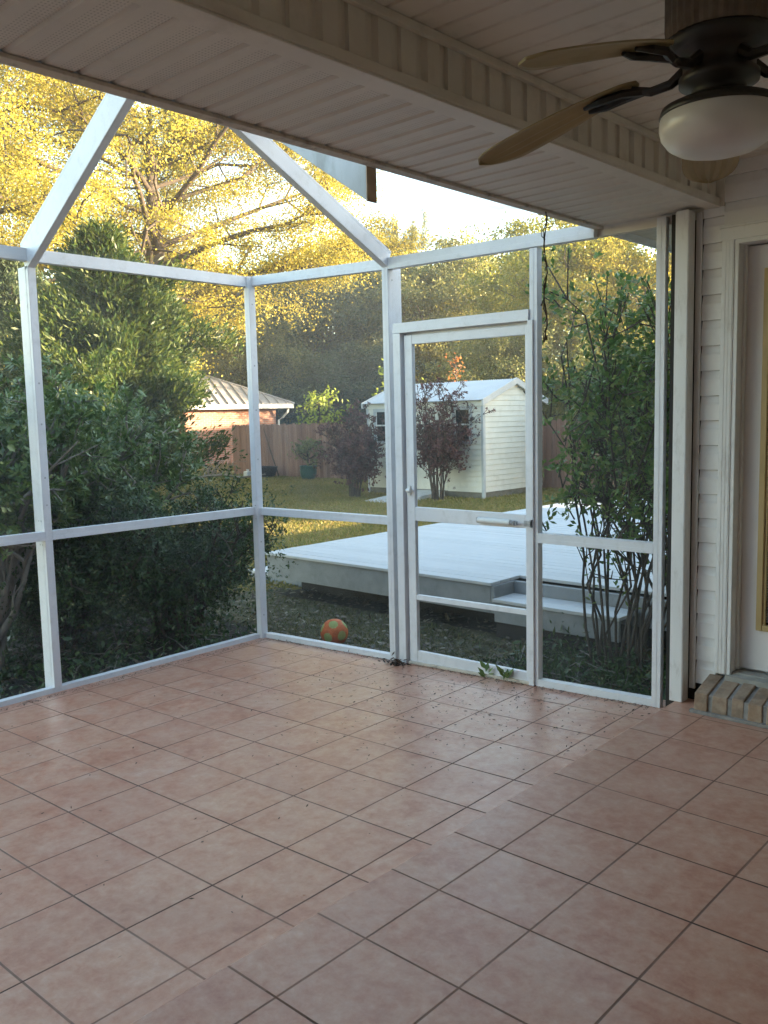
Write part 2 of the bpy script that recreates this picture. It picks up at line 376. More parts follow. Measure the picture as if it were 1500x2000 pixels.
b.hexa([(X0,Y0,-.5),(X1,Y0,-.5),(X1,Y1,-.5),(X0,Y1,-.5)], [(X0,Y0,zlow(X0,Y0)),(X1,Y0,zlow(X1,Y0)),(X1,Y1,zlow(X1,Y1)),(X0,Y1,zlow(X0,Y1))])
tag(b.build('patio_floor', M['tile_low']), kind='structure')
b = MB(); b.box(1.872, 6.4, -6.5, 2.595, -.4, .0697)
tag(b.build('porch_floor', M['tile_up'], bevel=.006), kind='structure')

# ------------------------------------------------------------------ screen enclosure
enc = thing('screen_enclosure', 'white aluminium screen enclosure with hipped roof frame around the tiled patio', 'screen enclosure', (0,0,0))
A = M['alu']
def pst(x0, x1, y0, y1, zt):
    m = MB(); m.box(x0, x1, y0, y1, zlow((x0+x1)/2, (y0+y1)/2)-.03, zt)
    zb = zlow((x0+x1)/2, (y0+y1)/2)-.03
    m.box(x1+.0002, x1+.0018, y0+.004, y0+(y1-y0)*(.58 if y1-y0 < .07 else .30), zb, zt-.002); m.box(x0+.004, x0+(x1-x0)*(.55 if x1-x0 < .07 else .78), y0-.0018, y0-.0002, zb, zt-.002)
    return m.build('post', A, enc, bevel=.004)
for y0 in (.86, -.79, -2.44): pst(-1.600, -1.474, y0, y0+.05, 2.50)
pst(-1.500, -1.446, 2.528, 2.588, 2.603)                # corner
pst(-.141, -.091, 2.560, 2.690, 2.50)                   # by the door
pst(.972, 1.022, 2.563, 2.612, 2.462)
pst(1.720, 1.768, 2.563, 2.600, 2.505)
def rail(name, p0, p1, u, w): 
    m = MB(); m.bar(p0, p1, u, w); uu, ww = Vector(u), Vector(w); a, b_ = Vector(p0)-uu.normalized()*.0018, Vector(p1)-uu.normalized()*.0018
    m.bar(a, b_, uu.normalized()*.0016, ww*.42); return m.build(name, A, enc, bevel=.002)
# left wall rails, along Y
for ya, yb in ((-4.04,-2.44), (-2.39,-.79), (-.74,.86), (.91,2.528)):
    rail('top_rail', (-1.474,ya,2.530), (-1.474,yb,2.530), (-.05,0,0), (0,0,.075))
    rail('chair_rail', (-1.474,ya,.829), (-1.474,yb,.829), (-.05,0,0), (0,0,.057))
    rail('bottom_rail', (-1.474,ya,zlow(-1.5,ya)), (-1.474,yb,zlow(-1.5,yb)), (-.05,0,0), (0,0,.034))
# door wall rails, along X
rail('top_rail', (-1.446,2.563,2.537), (-.141,2.563,2.488), (0,.05,0), (0,0,.068))
rail('top_rail', (-.091,2.563,2.486), (1.372,2.563,2.462), (0,.05,0), (0,0,.072))
rail('chair_rail', (-1.446,2.563,.826), (-.141,2.563,.838), (0,.05,0), (0,0,.054))
rail('chair_rail', (1.022,2.563,.811), (1.720,2.563,.811), (0,.05,0), (0,0,.056))
rail('bottom_rail', (-1.446,2.563,zlow(-1.446,2.56)), (-.141,2.563,zlow(-.141,2.56)), (0,.05,0), (0,0,.036))
rail('bottom_rail', (1.022,2.563,zlow(1.022,2.56)), (1.720,2.563,zlow(1.72,2.56)), (0,.05,0), (0,0,.040))
# door surround
rail('door_header', (-.048,2.550,2.076), (.972,2.550,2.069), (0,.06,0), (0,0,.062))
m = MB(); m.box(-.048,.012,2.550,2.610,zlow(-.02,2.56),2.074); m.box(.012,.024,2.588,2.612,zlow(0,2.56),2.074); m.build('door_jamb', A, enc, bevel=.003)
m = MB(); m.box(.024,.966,2.601,2.615,2.035,2.078); m.build('door_stop', A, enc)
m = MB(); m.box(.966,1.0,2.548,2.5625,zlow(1,2.56),2.070); m.build('door_jamb', A, enc, bevel=.002)
m = MB(); m.bar((.024,2.558,zlow(.03,2.56)),(.968,2.558,zlow(.97,2.56)),(0,.06,0),(0,0,.018)); m.build('door_threshold', M['grime'], enc, bevel=.002)
# roof frame
for y0 in (.86, -2.44):
    m = MB(); m.hexa([(-1.50,y0,2.475),(-1.50,y0+.05,2.475),(-1.555,y0+.05,2.640),(-1.555,y0,2.640)],
                     [(-.06,y0,3.307),(-.06,y0+.05,3.307),(-.06,y0+.05,3.49),(-.06,y0,3.49)])
    m.build('rafter', A, enc, bevel=.004)
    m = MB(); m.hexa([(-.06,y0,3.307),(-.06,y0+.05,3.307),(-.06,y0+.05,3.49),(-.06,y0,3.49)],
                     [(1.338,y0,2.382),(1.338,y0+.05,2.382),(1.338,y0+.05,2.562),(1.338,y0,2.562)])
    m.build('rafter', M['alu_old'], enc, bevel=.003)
m = MB(); m.hexa([(-.141,2.565,2.500),(-.091,2.565,2.500),(-.091,2.605,2.600),(-.141,2.605,2.600)],
                 [(-.141,.91,3.335),(-.091,.91,3.335),(-.091,.91,3.445),(-.141,.91,3.445)])
m.build('rafter', A, enc, bevel=.004)
m = MB(); m.box(1.3385,1.343,.858,.912,2.380,2.564); m.build('rafter_end_tint', M['lit_end_tan'], enc)  # thin plate, tan standing in for warm light on the shaded end face
rail('ridge_beam', (-.085,-2.39,3.36), (-.085,.86,3.36), (.05,0,0), (0,0,.12))
# screws, little grey heads on the posts
def screws(name, pts, n, r=.005):
    for p in pts:
        m = MB(); p = Vector(p); nn = Vector(n); m.tube([p, p+nn*.003], r, 8); m.build(name, M['steel'], enc)
screws('screw', [(-1.478-.03*k, .86, z) for z in (.95, .80) for k in (1,2)] + [(-1.46,2.528,z) for z in (.9,.8)], (0,-1,0))
screws('screw', [(-1.446,2.555,z) for z in (.05,.62,1.25,1.62,1.95,2.4)] + [(-1.474,.885,z) for z in (1.05,1.22,1.55,1.8)] + [(-.091,2.60,z) for z in (.5,2.42)], (1,0,0), .006)
# screens: one sheet per bay
def screen(corners, mat='screen', parent=enc, nu=1, nv=1, sag=0):
    c = [Vector(p) for p in corners]; m = MB()
    def P(u, v):
        p = c[0].lerp(c[1], u).lerp(c[3].lerp(c[2], u), v)
        p.z -= sag*math.sin(math.pi*u)*math.sin(math.pi*v); return p
    for i in range(nu):
        for j in range(nv):
            m.quad(P(i/nu, j/nv), P((i+1)/nu, j/nv), P((i+1)/nu, (j+1)/nv), P(i/nu, (j+1)/nv))
    return m.build('screen_panel', M[mat], parent)
for ya, yb in ((-4.04,-2.44), (-2.39,-.79), (-.74,.86), (.91,2.53)):
    screen([(-1.505,ya,.884),(-1.505,yb,.884),(-1.505,yb,2.532),(-1.505,ya,2.532)])
    screen([(-1.505,ya,zlow(-1.5,ya)+.03),(-1.505,yb,zlow(-1.5,yb)+.03),(-1.505,yb,.83),(-1.505,ya,.83)])
screen([(-1.446,2.594,.88),(-.141,2.594,.89),(-.141,2.594,2.49),(-1.446,2.594,2.54)], 'screen_dusty')
screen([(-1.446,2.594,-.11),(-.141,2.594,-.06),(-.141,2.594,.84),(-1.446,2.594,.828)])
screen([(-.091,2.594,2.135),(.972,2.594,2.128),(.972,2.594,2.47),(-.091,2.594,2.488)])
screen([(1.022,2.594,.866),(1.720,2.594,.866),(1.720,2.594,2.46),(1.022,2.594,2.468)])
screen([(1.022,2.594,0),(1.720,2.594,.02),(1.720,2.594,.812),(1.022,2.594,.812)])
screen([(-1.50,2.58,2.60),(-.12,2.58,2.585),(-.12,.90,3.44),(-1.52,.90,2.62)], 'screen_roof', nu=14, nv=14, sag=.02)
screen([(-.10,2.58,2.585),(1.372,2.60,2.540),(1.338,.90,2.555),(-.08,.90,3.44)], 'screen_sag', nu=14, nv=14, sag=.07)
screen([(-1.53,.88,2.62),(-.06,.88,3.47),(-.06,-2.41,3.47),(-1.53,-2.41,2.62)], 'screen_roof')
screen([(-.06,.88,3.47),(1.338,.88,2.56),(1.338,-2.41,2.56),(-.06,-2.41,3.47)], 'screen_roof')

# screen door: part of the enclosure, its own pieces below it
m = MB(); m.box(.030,.094,2.570,2.600,-.055,2.058); m.box(.936,.966,2.570,2.600,-.040,2.050)
dr = m.build('screen_door', A, enc, bevel=.003)
def drail(name, z0, z1, za, zb, mat=A):
    q = MB(); q.hexa([(.094,2.571,z0),(.936,2.571,za),(.936,2.599,za),(.094,2.599,z0)], [(.094,2.571,z1),(.936,2.571,zb),(.936,2.599,zb),(.094,2.599,z1)])
    return q.build(name, mat, dr, bevel=.003)
drail('door_rail', 2.000, 2.056, 1.994, 2.049); drail('door_rail', .878, .968, .888, .968); drail('kick_bar', .360, .394, .374, .406); drail('door_rail', -.055, .020, -.040, .032)
for z in ((.022,.362),(.396,.880),(.968,1.998)):
    screen([(.094,2.586,z[0]),(.936,2.586,z[0]+.012),(.936,2.586,z[1]),(.094,2.586,z[1])], 'screen', dr)
q = MB(); q.tube([(.615,2.545,.920),(.845,2.545,.918)], [.0165,.0165], 16); q.build('door_closer', M['white_plastic'], dr, smooth=False, bevel=.002)
q = MB(); q.tube([(.845,2.545,.918),(.862,2.545,.918)], .012, 12); q.tube([(.862,2.545,.918),(.955,2.545,.919)], .0035, 8); q.box(.868,.874,2.532,2.558,.906,.930); q.box(.885,.891,2.535,2.555,.908,.928)
q.build('closer_rod', M['steel'], dr)
q = MB(); q.box(.945,.995,2.534,2.548,.905,.938); q.box(.985,.995,2.534,2.5625,.898,.945); q.tube([(.955,2.528,.92),(.955,2.55,.92)], .006, 8); q.build('closer_bracket', M['steel'], dr, bevel=.002)
q = MB(); q.box(.598,.618,2.545,2.571,.905,.935); q.build('closer_bracket', M['steel'], dr, bevel=.002)
q = MB(); q.box(.040,.066,2.556,2.571,1.045,1.105); q.tube([(.046,2.55,1.075),(.085,2.545,1.075)], .012, 12); q.build('handle', M['white_plastic'], dr, bevel=.003)

# ------------------------------------------------------------------ our own house
house = thing('house', 'house with cream vinyl porch ceiling, soffit beam and white siding beside the patio', 'house', (0,0,0))
def grooved(lo, hi, pitch, g, depth, lap=.35):
    """profile positions along one axis: flats with V grooves"""
    out = []; y = lo
    while y < hi:
        out += [(y, 0), (min(y+pitch-g, hi), 0)]
        if y+pitch < hi: out.append((y+pitch-g*lap, depth))
        y += pitch
    return out
# soffit under the eave (runs along Y), slightly skewed like the beam
def xe(y): return 1.350+.006*y
def xb(y): return 1.944+.024*y
m = MB(); pr = grooved(-6.6, 2.60, .106, .026, .009)
n0 = len(m.v)
for y, d in pr: m.v += [(xe(y)+.030, y, 2.520+d), (xb(y)-.02, y, 2.520+d)]
for i in range(len(pr)-1): m.f.append((n0+2*i, n0+2*i+1, n0+2*i+3, n0+2*i+2))
m.build('soffit', M['soffit'], house)
m = MB()
m.hexa([(xe(-6.6),-6.6,2.506),(xe(2.6)+0,2.6,2.506),(xe(2.6)+.042,2.6,2.506),(xe(-6.6)+.042,-6.6,2.506)], [(xe(-6.6),-6.6,2.519),(xe(2.6),2.6,2.519),(xe(2.6)+.042,2.6,2.519),(xe(-6.6)+.042,-6.6,2.519)])
m.build('soffit_trim', M['grime'], house, bevel=.002)
m = MB(); m.hexa([(xe(-6.6)-.012,-6.6,2.510),(xe(2.6)-.012,2.6,2.510),(xe(2.6)-.002,2.6,2.510),(xe(-6.6)-.002,-6.6,2.510)], [(xe(-6.6)-.012,-6.6,2.69),(xe(2.6)-.012,2.6,2.69),(xe(2.6)-.002,2.6,2.69),(xe(-6.6)-.002,-6.6,2.69)])
m.build('fascia', M['alu'], house)
# end strip of the soffit over the right posts, and eave that carries on behind
m = MB(); m.box(1.365,1.99,2.602,2.64,2.470,2.53); m.build('soffit_trim', M['vinyl'], house, bevel=.002)
m = MB(); m.box(1.455,1.96,2.642,12.5,2.505,2.52); m.build('soffit', M['soffit'], house)
m = MB(); m.box(1.430,1.455,2.642,12.5,2.47,2.64); m.build('fascia', M['alu'], house)
# beam: vertical vinyl panels on its porch side
m = MB(); n0 = 0; y = -6.6; prof = []
while y < 2.56:
    prof += [(y, 0), (y+.006, -.010), (y+.012, -.004), (y+.070, -.003), (y+.092, .006), (y+.104, .006), (y+.107, -.006), (y+.112, -.004), (y+.175, -.003), (y+.197, .007), (y+.210, .007)]; y += .214
for yy, d in prof:
    yy = min(yy, 2.59); m.v += [(xb(yy)+.006-d, yy, 2.545), (xb(yy)+.006-d, yy, 2.69)]
for i in range(len(prof)-1): m.f.append((2*i, 2*i+1, 2*i+3, 2*i+2))
m.build('beam_cladding', M['vinyl'], house)
def beamstrip(name, dx0, dx1, z0, z1, mat):
    m = MB(); ya, yb = -6.6, 2.592
    m.hexa([(xb(ya)+dx0,ya,z0),(xb(yb)+dx0,yb,z0),(xb(yb)+dx1,yb,z0),(xb(ya)+dx1,ya,z0)], [(xb(ya)+dx0,ya,z1),(xb(yb)+dx0,yb,z1),(xb(yb)+dx1,yb,z1),(xb(ya)+dx1,ya,z1)])
    return m.build(name, mat, house, bevel=.003)
beamstrip('beam_trim', -.055, .020, 2.510, 2.5185, M['vinyl']); beamstrip('beam_trim', .006, .020, 2.5187, 2.552, M['vinyl']); beamstrip('beam_trim', .008, .028, 2.682, 2.7085, M['vinyl'])
# porch ceiling
m = MB(); pr = grooved(-6.6, 2.60, .106, .016, .007)
for yy, d in pr: m.v += [(xb(yy)+.006, yy, 2.71+d), (6.4, yy, 2.71+d)]
for i in range(len(pr)-1): m.f.append((2*i, 2*i+1, 2*i+3, 2*i+2))
m.build('ceiling', M['vinyl'], house)
# siding walls: dutch-lap courses
def lap_profile(z0, z1, c):
    out = []; z = z0
    while z < z1-.01:
        t = min(z+c, z1)
        out += [(0.000, z), (0.002, z+.076*c/.121), (.006, z+.088*c/.121), (.0125, z+.117*c/.121), (.016, t-.0005)]
        z += c
    return out
def siding(x0, x1, y, z0, z1, name='wall'):
    m = MB(); m.sweep([(0, y+d, z) for d, z in lap_profile(z0, z1, .1215)], (x0,0,0), (x1,0,0)); return m.build(name, M['vinyl_white'], house)
siding(1.945, 2.046, 2.590, .160, 2.508)                       # beside the door
siding(3.150, 6.40, 2.590, .160, 2.71)
siding(2.046, 3.150, 2.590, 2.405, 2.71)                       # over the door
m = MB(); m.box(1.945, 2.046, 2.586, 2.600, 2.510, 2.71); m.build('wall', M['vinyl'], house)
m = MB(); m.box(1.945,6.40,2.606,2.66,.07,.20); m.build('wall_gap_shade', M['dark'], house)  # near-black strip paints the shade in the gap below the siding
m = MB(); m.box(1.945,2.10,2.606,2.66,.30,2.70); m.box(3.10,6.4,2.606,2.66,.30,2.70); m.box(2.10,3.10,2.606,2.66,2.34,2.70); m.build('wall_core', M['vinyl_white'], house)
m = MB(); m.box(1.912,1.932,2.586,2.62,.128,2.500); m.box(1.932,1.9445,2.578,2.592,.130,2.500); m.build('corner_trim', M['trim'], house, bevel=.002)
m = MB(); m.box(1.846,1.9105,2.500,2.58,.0705,2.505); m.box(1.9105,1.914,2.502,2.57,.0705,2.50); m.build('porch_post', M['trim'], house, bevel=.003)
m = MB(); m.box(1.80,1.846,2.56,2.66,-.05,2.505); m.box(1.846,1.944,2.604,2.66,-.05,2.505); m.build('post_gap_shade', M['dark'], house)  # dark filler paints shade into the gaps around the porch post
# door with casing, jamb, slab, ochre window and blinds
cs = MB()
for x0, x1 in ((2.046,2.104), (3.062,3.120)):
    cs.box(x0, x1, 2.572, 2.589, .235, 2.345)
    for k in range(3): cs.box(x0+.007+.016*k, x0+.0205+.016*k, 2.5702, 2.5725, .236, 2.340)
cs.box(2.040,3.126,2.570,2.589,2.345,2.402); cs.box(2.034,3.132,2.562,2.589,2.402,2.414)
cs.build('door_casing', M['trim'], house, bevel=.002)
j = MB(); j.box(2.104,2.124,2.576,2.690,.235,2.330); j.box(3.042,3.062,2.576,2.690,.235,2.330); j.box(2.104,3.062,2.576,2.690,2.325,2.345); j.box(2.124,2.136,2.640,2.668,.255,2.325); j.build('door_jamb', M['trim'], house, bevel=.002)
sl = MB(); z0, z1 = .258, 2.318; wx0, wx1, wz0, wz1 = 2.232, 2.934, .480, 2.190
sl.box(2.128,wx0,2.670,2.714,z0,z1); sl.box(wx1,3.04,2.670,2.714,z0,z1); sl.box(wx0,wx1,2.670,2.714,z0,wz0); sl.box(wx0,wx1,2.670,2.714,wz1,z1)
door = sl.build('door', M['door_paint'], house)
wf = MB()
for a in ((2.216,2.246,.462,2.208), (2.920,2.950,.462,2.208)): wf.box(a[0],a[1],2.650,2.674,a[2],a[3]); wf.box(a[0]+.004 if a[0]<2.5 else a[0]-.014, a[0]+.044 if a[0]<2.5 else a[0]+.026, 2.660,2.676, a[2]+.02, a[3]-.02)
for zc in (.462, 2.178): wf.box(2.246,2.920,2.650,2.674,zc,zc+.03)
wf.build('window_frame', M['gold'], door, bevel=.004)
bl = MB(); z = .50
while z < 2.17:
    bl.hexa([(2.256,2.684,z),(2.92,2.684,z),(2.92,2.696,z+.011),(2.256,2.696,z+.011)], [(2.256,2.685,z+.0012),(2.92,2.685,z+.0012),(2.92,2.697,z+.0122),(2.256,2.697,z+.0122)]); z += .0135
bl.build('blinds', M['blind'], door)
gl = MB(); gl.box(2.232,2.934,2.703,2.708,.48,2.19); gl.build('glass', M['glass'], door)
q = MB(); q.box(2.104,3.062,2.560,2.700,.205,.234); q.box(2.11,3.05,2.60,2.668,.234,.246)
for k in range(4): q.box(2.11,3.05,2.565+.012*k,2.570+.012*k,.234,.238)
q.build('door_sill', M['sill'], house, bevel=.002)
# brick step: a row of bricks on edge, tops pitched towards the wall
bs = MB(); x = 2.016; k = 0
while x < 3.25:
    w = .068 + .009*math.sin(k*2.1); dz = .004*math.sin(k*3.7); yb = 2.404 - .004*math.cos(k*1.7)
    bs.hexa([(x,yb,.082),(x+w,yb,.082),(x+w,2.60,.082),(x,2.60,.082)], [(x+.002,yb+.006,.170+dz),(x+w-.002,yb+.006,.172+dz),(x+w,2.60,.222+dz),(x,2.60,.222+dz)])
    x += w + .018; k += 1
step = bs.build('brick_step', M['brick_own'], house, bevel=.005)
q = MB(); q.hexa([(2.022,2.409,.0705),(3.25,2.409,.0705),(3.25,2.602,.0705),(2.022,2.602,.0705)], [(2.024,2.416,.164),(3.25,2.416,.164),(3.25,2.602,.216),(2.024,2.602,.216)]); q.box(2.0,3.27,2.388,2.415,.0705,.086); q.build('mortar_bed', M['mortar'], step)
# rest of the house: other porch walls and body, gable roof; unseen rear wing added to dim the porch
m = MB(); m.sweep([(6.40-d, 0, z) for d, z in lap_profile(.07, 2.71, .1215)], (0,-6.6,0), (0,2.59,0)); m.build('wall', M['vinyl_white'], house)
m = MB(); m.sweep([(0, -4.15-d, z) for d, z in lap_profile(.07, 2.71, .1215)], (6.4,0,0), (-1.7,0,0)); m.build('wall', M['vinyl_white'], house)  # wing face out of view, placed to cut sky light from behind
m = MB(); m.box(1.98,14.0,2.72,12.3,-.25,2.60); m.build('wall', M['vinyl_white'], house)
m = MB(); m.box(6.45,14.0,-8.6,2.60,-.25,2.60); m.box(-1.75,6.45,-8.6,-4.20,-.25,2.60); m.build('wall', M['vinyl_white'], house)
m = MB(); RZ = 4.75
m.hexa([(1.30,-9,2.66),(1.42,2.62,2.66),(7.9,2.62,RZ-.06),(7.9,-9,RZ-.06)], [(1.28,-9,2.74),(1.40,2.62,2.74),(7.9,2.62,RZ),(7.9,-9,RZ)])
m.hexa([(1.42,2.62,2.66),(1.42,12.5,2.66),(7.9,12.5,RZ-.06),(7.9,2.62,RZ-.06)], [(1.40,2.62,2.74),(1.40,12.5,2.74),(7.9,12.5,RZ),(7.9,2.62,RZ)])
m.hexa([(-2.1,-9,2.66),(1.4,-9,2.66),(1.4,-3.9,2.66),(-2.1,-3.9,2.66)], [(-2.0,-6.5,3.9),(1.4,-6.5,3.9),(1.4,-6.4,3.9),(-2.0,-6.4,3.9)])
m.hexa([(7.9,-9,RZ-.06),(7.9,12.5,RZ-.06),(14.6,12.5,2.66),(14.6,-9,2.66)], [(7.9,-9,RZ),(7.9,12.5,RZ),(14.6,12.5,2.74),(14.6,-9,2.74)])
for y in (-8.6, 12.28):
    m.hexa([(1.98,y,2.6),(14,y,2.6),(14,y+.05,2.6),(1.98,y+.05,2.6)], [(7.88,y,RZ-.1),(7.92,y,RZ-.1),(7.92,y+.05,RZ-.1),(7.88,y+.05,RZ-.1)])
m.build('roof', M['roof_shingle'], house)

# ------------------------------------------------------------------ ceiling fan
FX, FY = 2.81, .59
fan = thing('ceiling_fan', 'dark bronze ceiling fan with tan leaf blades and frosted globe light', 'ceiling fan', (FX,FY,2.71))
def fobj(m, name, mat, par=fan, **k):
    m.v = [(x-FX, y-FY, z-2.71) for x, y, z in m.v]; return m.build(name, mat, par, **k)
m = MB(); kk = 72; n0 = 0
for z in (2.708, 2.70, 2.50, 2.478, 2.47):
    for j_ in range(kk):
        r = (.128 if z < 2.708 else .12) * (1 if z > 2.49 else .98) + (.0035 if j_ % 2 else 0); t = 2*math.pi*j_/kk
        m.v.append((FX+r*math.cos(t), FY+r*math.sin(t), z))
for i in range(4):
    for j_ in range(kk): m.f.append((i*kk+j_, i*kk+(j_+1)%kk, (i+1)*kk+(j_+1)%kk, (i+1)*kk+j_))
fobj(m, 'motor_housing', M['wicker'])
m = MB(); m.lathe([(.10,2.472),(.128,2.468),(.130,2.455),(.110,2.435),(.088,2.425),(.086,2.390),(.096,2.380),(.096,2.362),(.066,2.352),(.064,2.325),(.110,2.318),(.138,2.306),(.143,2.290),(.140,2.286)], (FX,FY,0), 48); fobj(m, 'hub', M['bronze'], smooth=True)
m = MB(); m.lathe([(.1355,2.300),(.1415,2.280),(.1425,2.258),(.137,2.238),(.122,2.218),(.098,2.203),(.065,2.194),(.030,2.190),(.004,2.189)], (FX,FY,0), 48); fobj(m, 'globe', M['globe'], smooth=True)
def fan_blade(ang, pitch):
    ca, sa = math.cos(ang), math.sin(ang)
    L0, L1 = .205, .672; N = 26; W = .084
    m = MB()
    rows = []
    for i in range(N+1):
        u = i/N; r = L0+(L1-L0)*u
        w = W*(.40 + .60*math.sin(min(1, u/.72)*math.pi/2)) * (math.sqrt(max(0, 1-((u-.72)/.28)**2)) if u > .72 else 1)
        if u < .06: w *= (.45+.55*u/.06)
        rows.append((r, max(w, .004), 2.395 - .095*u - .03*u*u))
    nw = 10
    for top in (0, 1):
        for r, w, z in rows:
            for k in range(nw+1):
                s_ = (k/nw*2-1)*w; rib = .0016*(1 if k % 2 else -1) if abs(s_) < w*.95 else 0
                zz = z + s_*math.tan(pitch) + .012*(1-(s_/W)**2) + (0.004 if top else -.0 - rib*1.8)
                m.v.append((FX + r*ca - s_*sa, FY + r*sa + s_*ca, zz))
    c = nw+1; T = (N+1)*c
    for i in range(N):
        for k in range(nw):
            a = i*c+k; m.f.append((a, a+1, a+c+1, a+c)); m.f.append((T+a, T+a+c, T+a+c+1, T+a+1))
    for i in range(N):
        a = i*c; m.f.append((a, a+c, T+a+c, T+a)); a = i*c+nw; m.f.append((a, T+a, T+a+c, a+c))
    for k in range(nw):
        m.f.append((k, T+k, T+k+1, k+1)); a = N*c+k; m.f.append((a, a+1, T+a+1, T+a))
    bl = fobj(m, 'blade', M['blade'], smooth=False)
    # cast iron holding the blade
    q = MB()
    P = lambda r, z, s_=0: (FX+r*ca-s_*sa, FY+r*sa+s_*ca, z)
    q.tube([P(.075,2.415), P(.12,2.385), P(.17,2.378), P(.22,2.392)], [.016,.013,.012,.011], 8)
    for s_ in (-1, 1):
        q.tube([P(.19,2.382), P(.24,2.382+.020*s_*math.tan(pitch), .020*s_), P(.30,2.372+.026*s_*math.tan(pitch), .026*s_), P(.345,2.366+.018*s_*math.tan(pitch), .018*s_)], [.011,.011,.010,.005], 6)
    q.v = [(x, y, z) for x, y, z in q.v]
    fobj(q, 'blade_arm', M['bronze'], bl)
for k in range(5): fan_blade(R_(-102 + 72*k if k != 4 else -171), R_(-1.5))

# ------------------------------------------------------------------ deck
deck = thing('wooden_deck', 'low pale grey painted wooden deck with grey skirt boards on the lawn', 'deck', (-1,7,-.25))
def dobj(m, name, mat, **k):
    m.v = [(x+1, y-7, z+.25) for x, y, z in m.v]; return m.build(name, mat, deck, **k)
m = MB(); y = 4.00
while y < 11.35:
    xa = -3.16
    xb_ = -.335 if y < 4.30 else 2.2
    m.box(xa, xb_, y, y+.134, .172, .198 + .0012*math.sin(y*37)); y += .140
dobj(m, 'deck_boards', M['deck_top'], bevel=.003)
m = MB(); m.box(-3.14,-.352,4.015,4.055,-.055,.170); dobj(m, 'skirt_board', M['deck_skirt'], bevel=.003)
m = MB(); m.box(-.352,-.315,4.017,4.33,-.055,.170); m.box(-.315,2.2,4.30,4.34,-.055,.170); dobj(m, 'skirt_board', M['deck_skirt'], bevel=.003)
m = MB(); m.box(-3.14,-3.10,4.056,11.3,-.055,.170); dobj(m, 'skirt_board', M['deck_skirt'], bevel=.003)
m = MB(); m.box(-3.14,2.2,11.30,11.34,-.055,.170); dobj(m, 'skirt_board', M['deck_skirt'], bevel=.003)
m = MB()
for px in (-3.0, -1.6, -.45, 1.0): 
    for py in (5.6,): m = MB(); m.box(px-.045, px+.045, py-.045, py+.045, -.25, .17); dobj(m, 'deck_footing', M['dark'])
m = MB(); m.box(-3.05,2.1,4.40,11.2,-.25,.15); dobj(m, 'deck_shade_fill', M['dark'])  # dark box fills the hollow below the deck with painted shade
def dstep(x0, x1, y0, y1, zt, zb):
    m = MB(); n = 2; d = (y1-y0)/n
    for i in range(n): m.box(x0, x1, y0+d*i, y0+d*(i+1)-.006, zt-.026, zt)
    o = dobj(m, 'step_tread', M['deck_top'], bevel=.003)
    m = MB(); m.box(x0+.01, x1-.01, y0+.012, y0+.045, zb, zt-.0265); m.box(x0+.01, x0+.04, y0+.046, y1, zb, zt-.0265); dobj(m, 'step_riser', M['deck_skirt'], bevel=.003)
dstep(-.312, .80, 3.985, 4.295, .072, -.115)
m = MB(); m.box(-.30,.78,4.02,4.05,-.245,-.117); dobj(m, 'step_riser', M['dark'])  # near-black strip painting the shade below the step front
m = MB(); m.box(-4.08,-3.165,4.50,6.2,-.176,-.15); dobj(m, 'step_tread', M['deck_top'], bevel=.003)
m = MB(); m.box(-4.06,-3.18,4.512,4.54,-.29,-.178); m.box(-4.06,-4.03,4.54,6.18,-.29,-.178); dobj(m, 'step_riser', M['deck_skirt'], bevel=.003)

# ------------------------------------------------------------------ ball
bx, by, bz = -1.16, 3.03, -.142
def make_ball():
    import bmesh
    bm = bmesh.new(); bmesh.ops.create_icosphere(bm, subdivisions=5, radius=.11)
    w_ = Vector((4.88,-4.71,1.69)).normalized(); u_ = (Vector((0,0,1)) - w_*w_.z).normalized(); r_ = u_.cross(w_)
    ico = []
    for pol, azs in ((37.38, (96,216,336)), (79.19, (36,156,276))):
        for a in azs:
            d = w_*math.cos(R_(pol)) + (r_*math.cos(R_(a)) + u_*math.sin(R_(a)))*math.sin(R_(pol)); ico += [d, -d]
    # seam circles between neighbouring patches
    for v in bm.verts:
        d = v.co.normalized(); s_ = sorted((d.dot(i) for i in ico), reverse=True)
        if abs(s_[1]-s_[2]) < .012 and s_[0] < .93: v.co *= .985
        elif s_[0] > .93: v.co *= .996
    for f in bm.faces:
        d = f.calc_center_median().normalized(); f.material_index = 1 if max(d.dot(i) for i in ico) > .940 else 0; f.smooth = True
    me = bpy.data.meshes.new('ball'); bm.to_mesh(me); bm.free(); return me
o = link('ball', make_ball(), [M['ball_orange'], M['ball_lime']]); o.location = (bx,by,bz)
tag(o, 'scuffed orange football with lime green patches on the grass outside the screen', 'ball')

# ------------------------------------------------------------------ shed
shed = thing('garden_shed', 'small cream lap-sided garden shed with pale corrugated metal roof', 'shed', (-8.9,14.56,-.25))
def sobj(m, name, mat, par=None, **k):
    m.v = [(x+8.9, y-14.56, z+.25) for x, y, z in m.v]; return m.build(name, mat, par or shed, **k)
XA, XB, YA, YB = -10.56, -7.22, 13.41, 15.71
def lap2(z0, z1, c, o):
    out = []; z = z0
    while z < z1-.01: out += [(o, z), (o*.25, min(z+c, z1)-.004)]; z += c
    return out
m = MB()
m.sweep([(0, YA-d, z) for d, z in lap2(-.11, 1.86, .115, .016)], (XA,0,0), (-10.36,0,0)); m.sweep([(0, YA-d, z) for d, z in lap2(-.11, 1.86, .115, .016)], (-9.82,0,0), (-9.18,0,0))
m.sweep([(0, YA-d, z) for d, z in lap2(-.11, 1.86, .115, .016)], (-8.17,0,0), (-8.03,0,0)); m.sweep([(0, YA-d, z) for d, z in lap2(-.11, 1.86, .115, .016)], (-7.49,0,0), (XB,0,0))
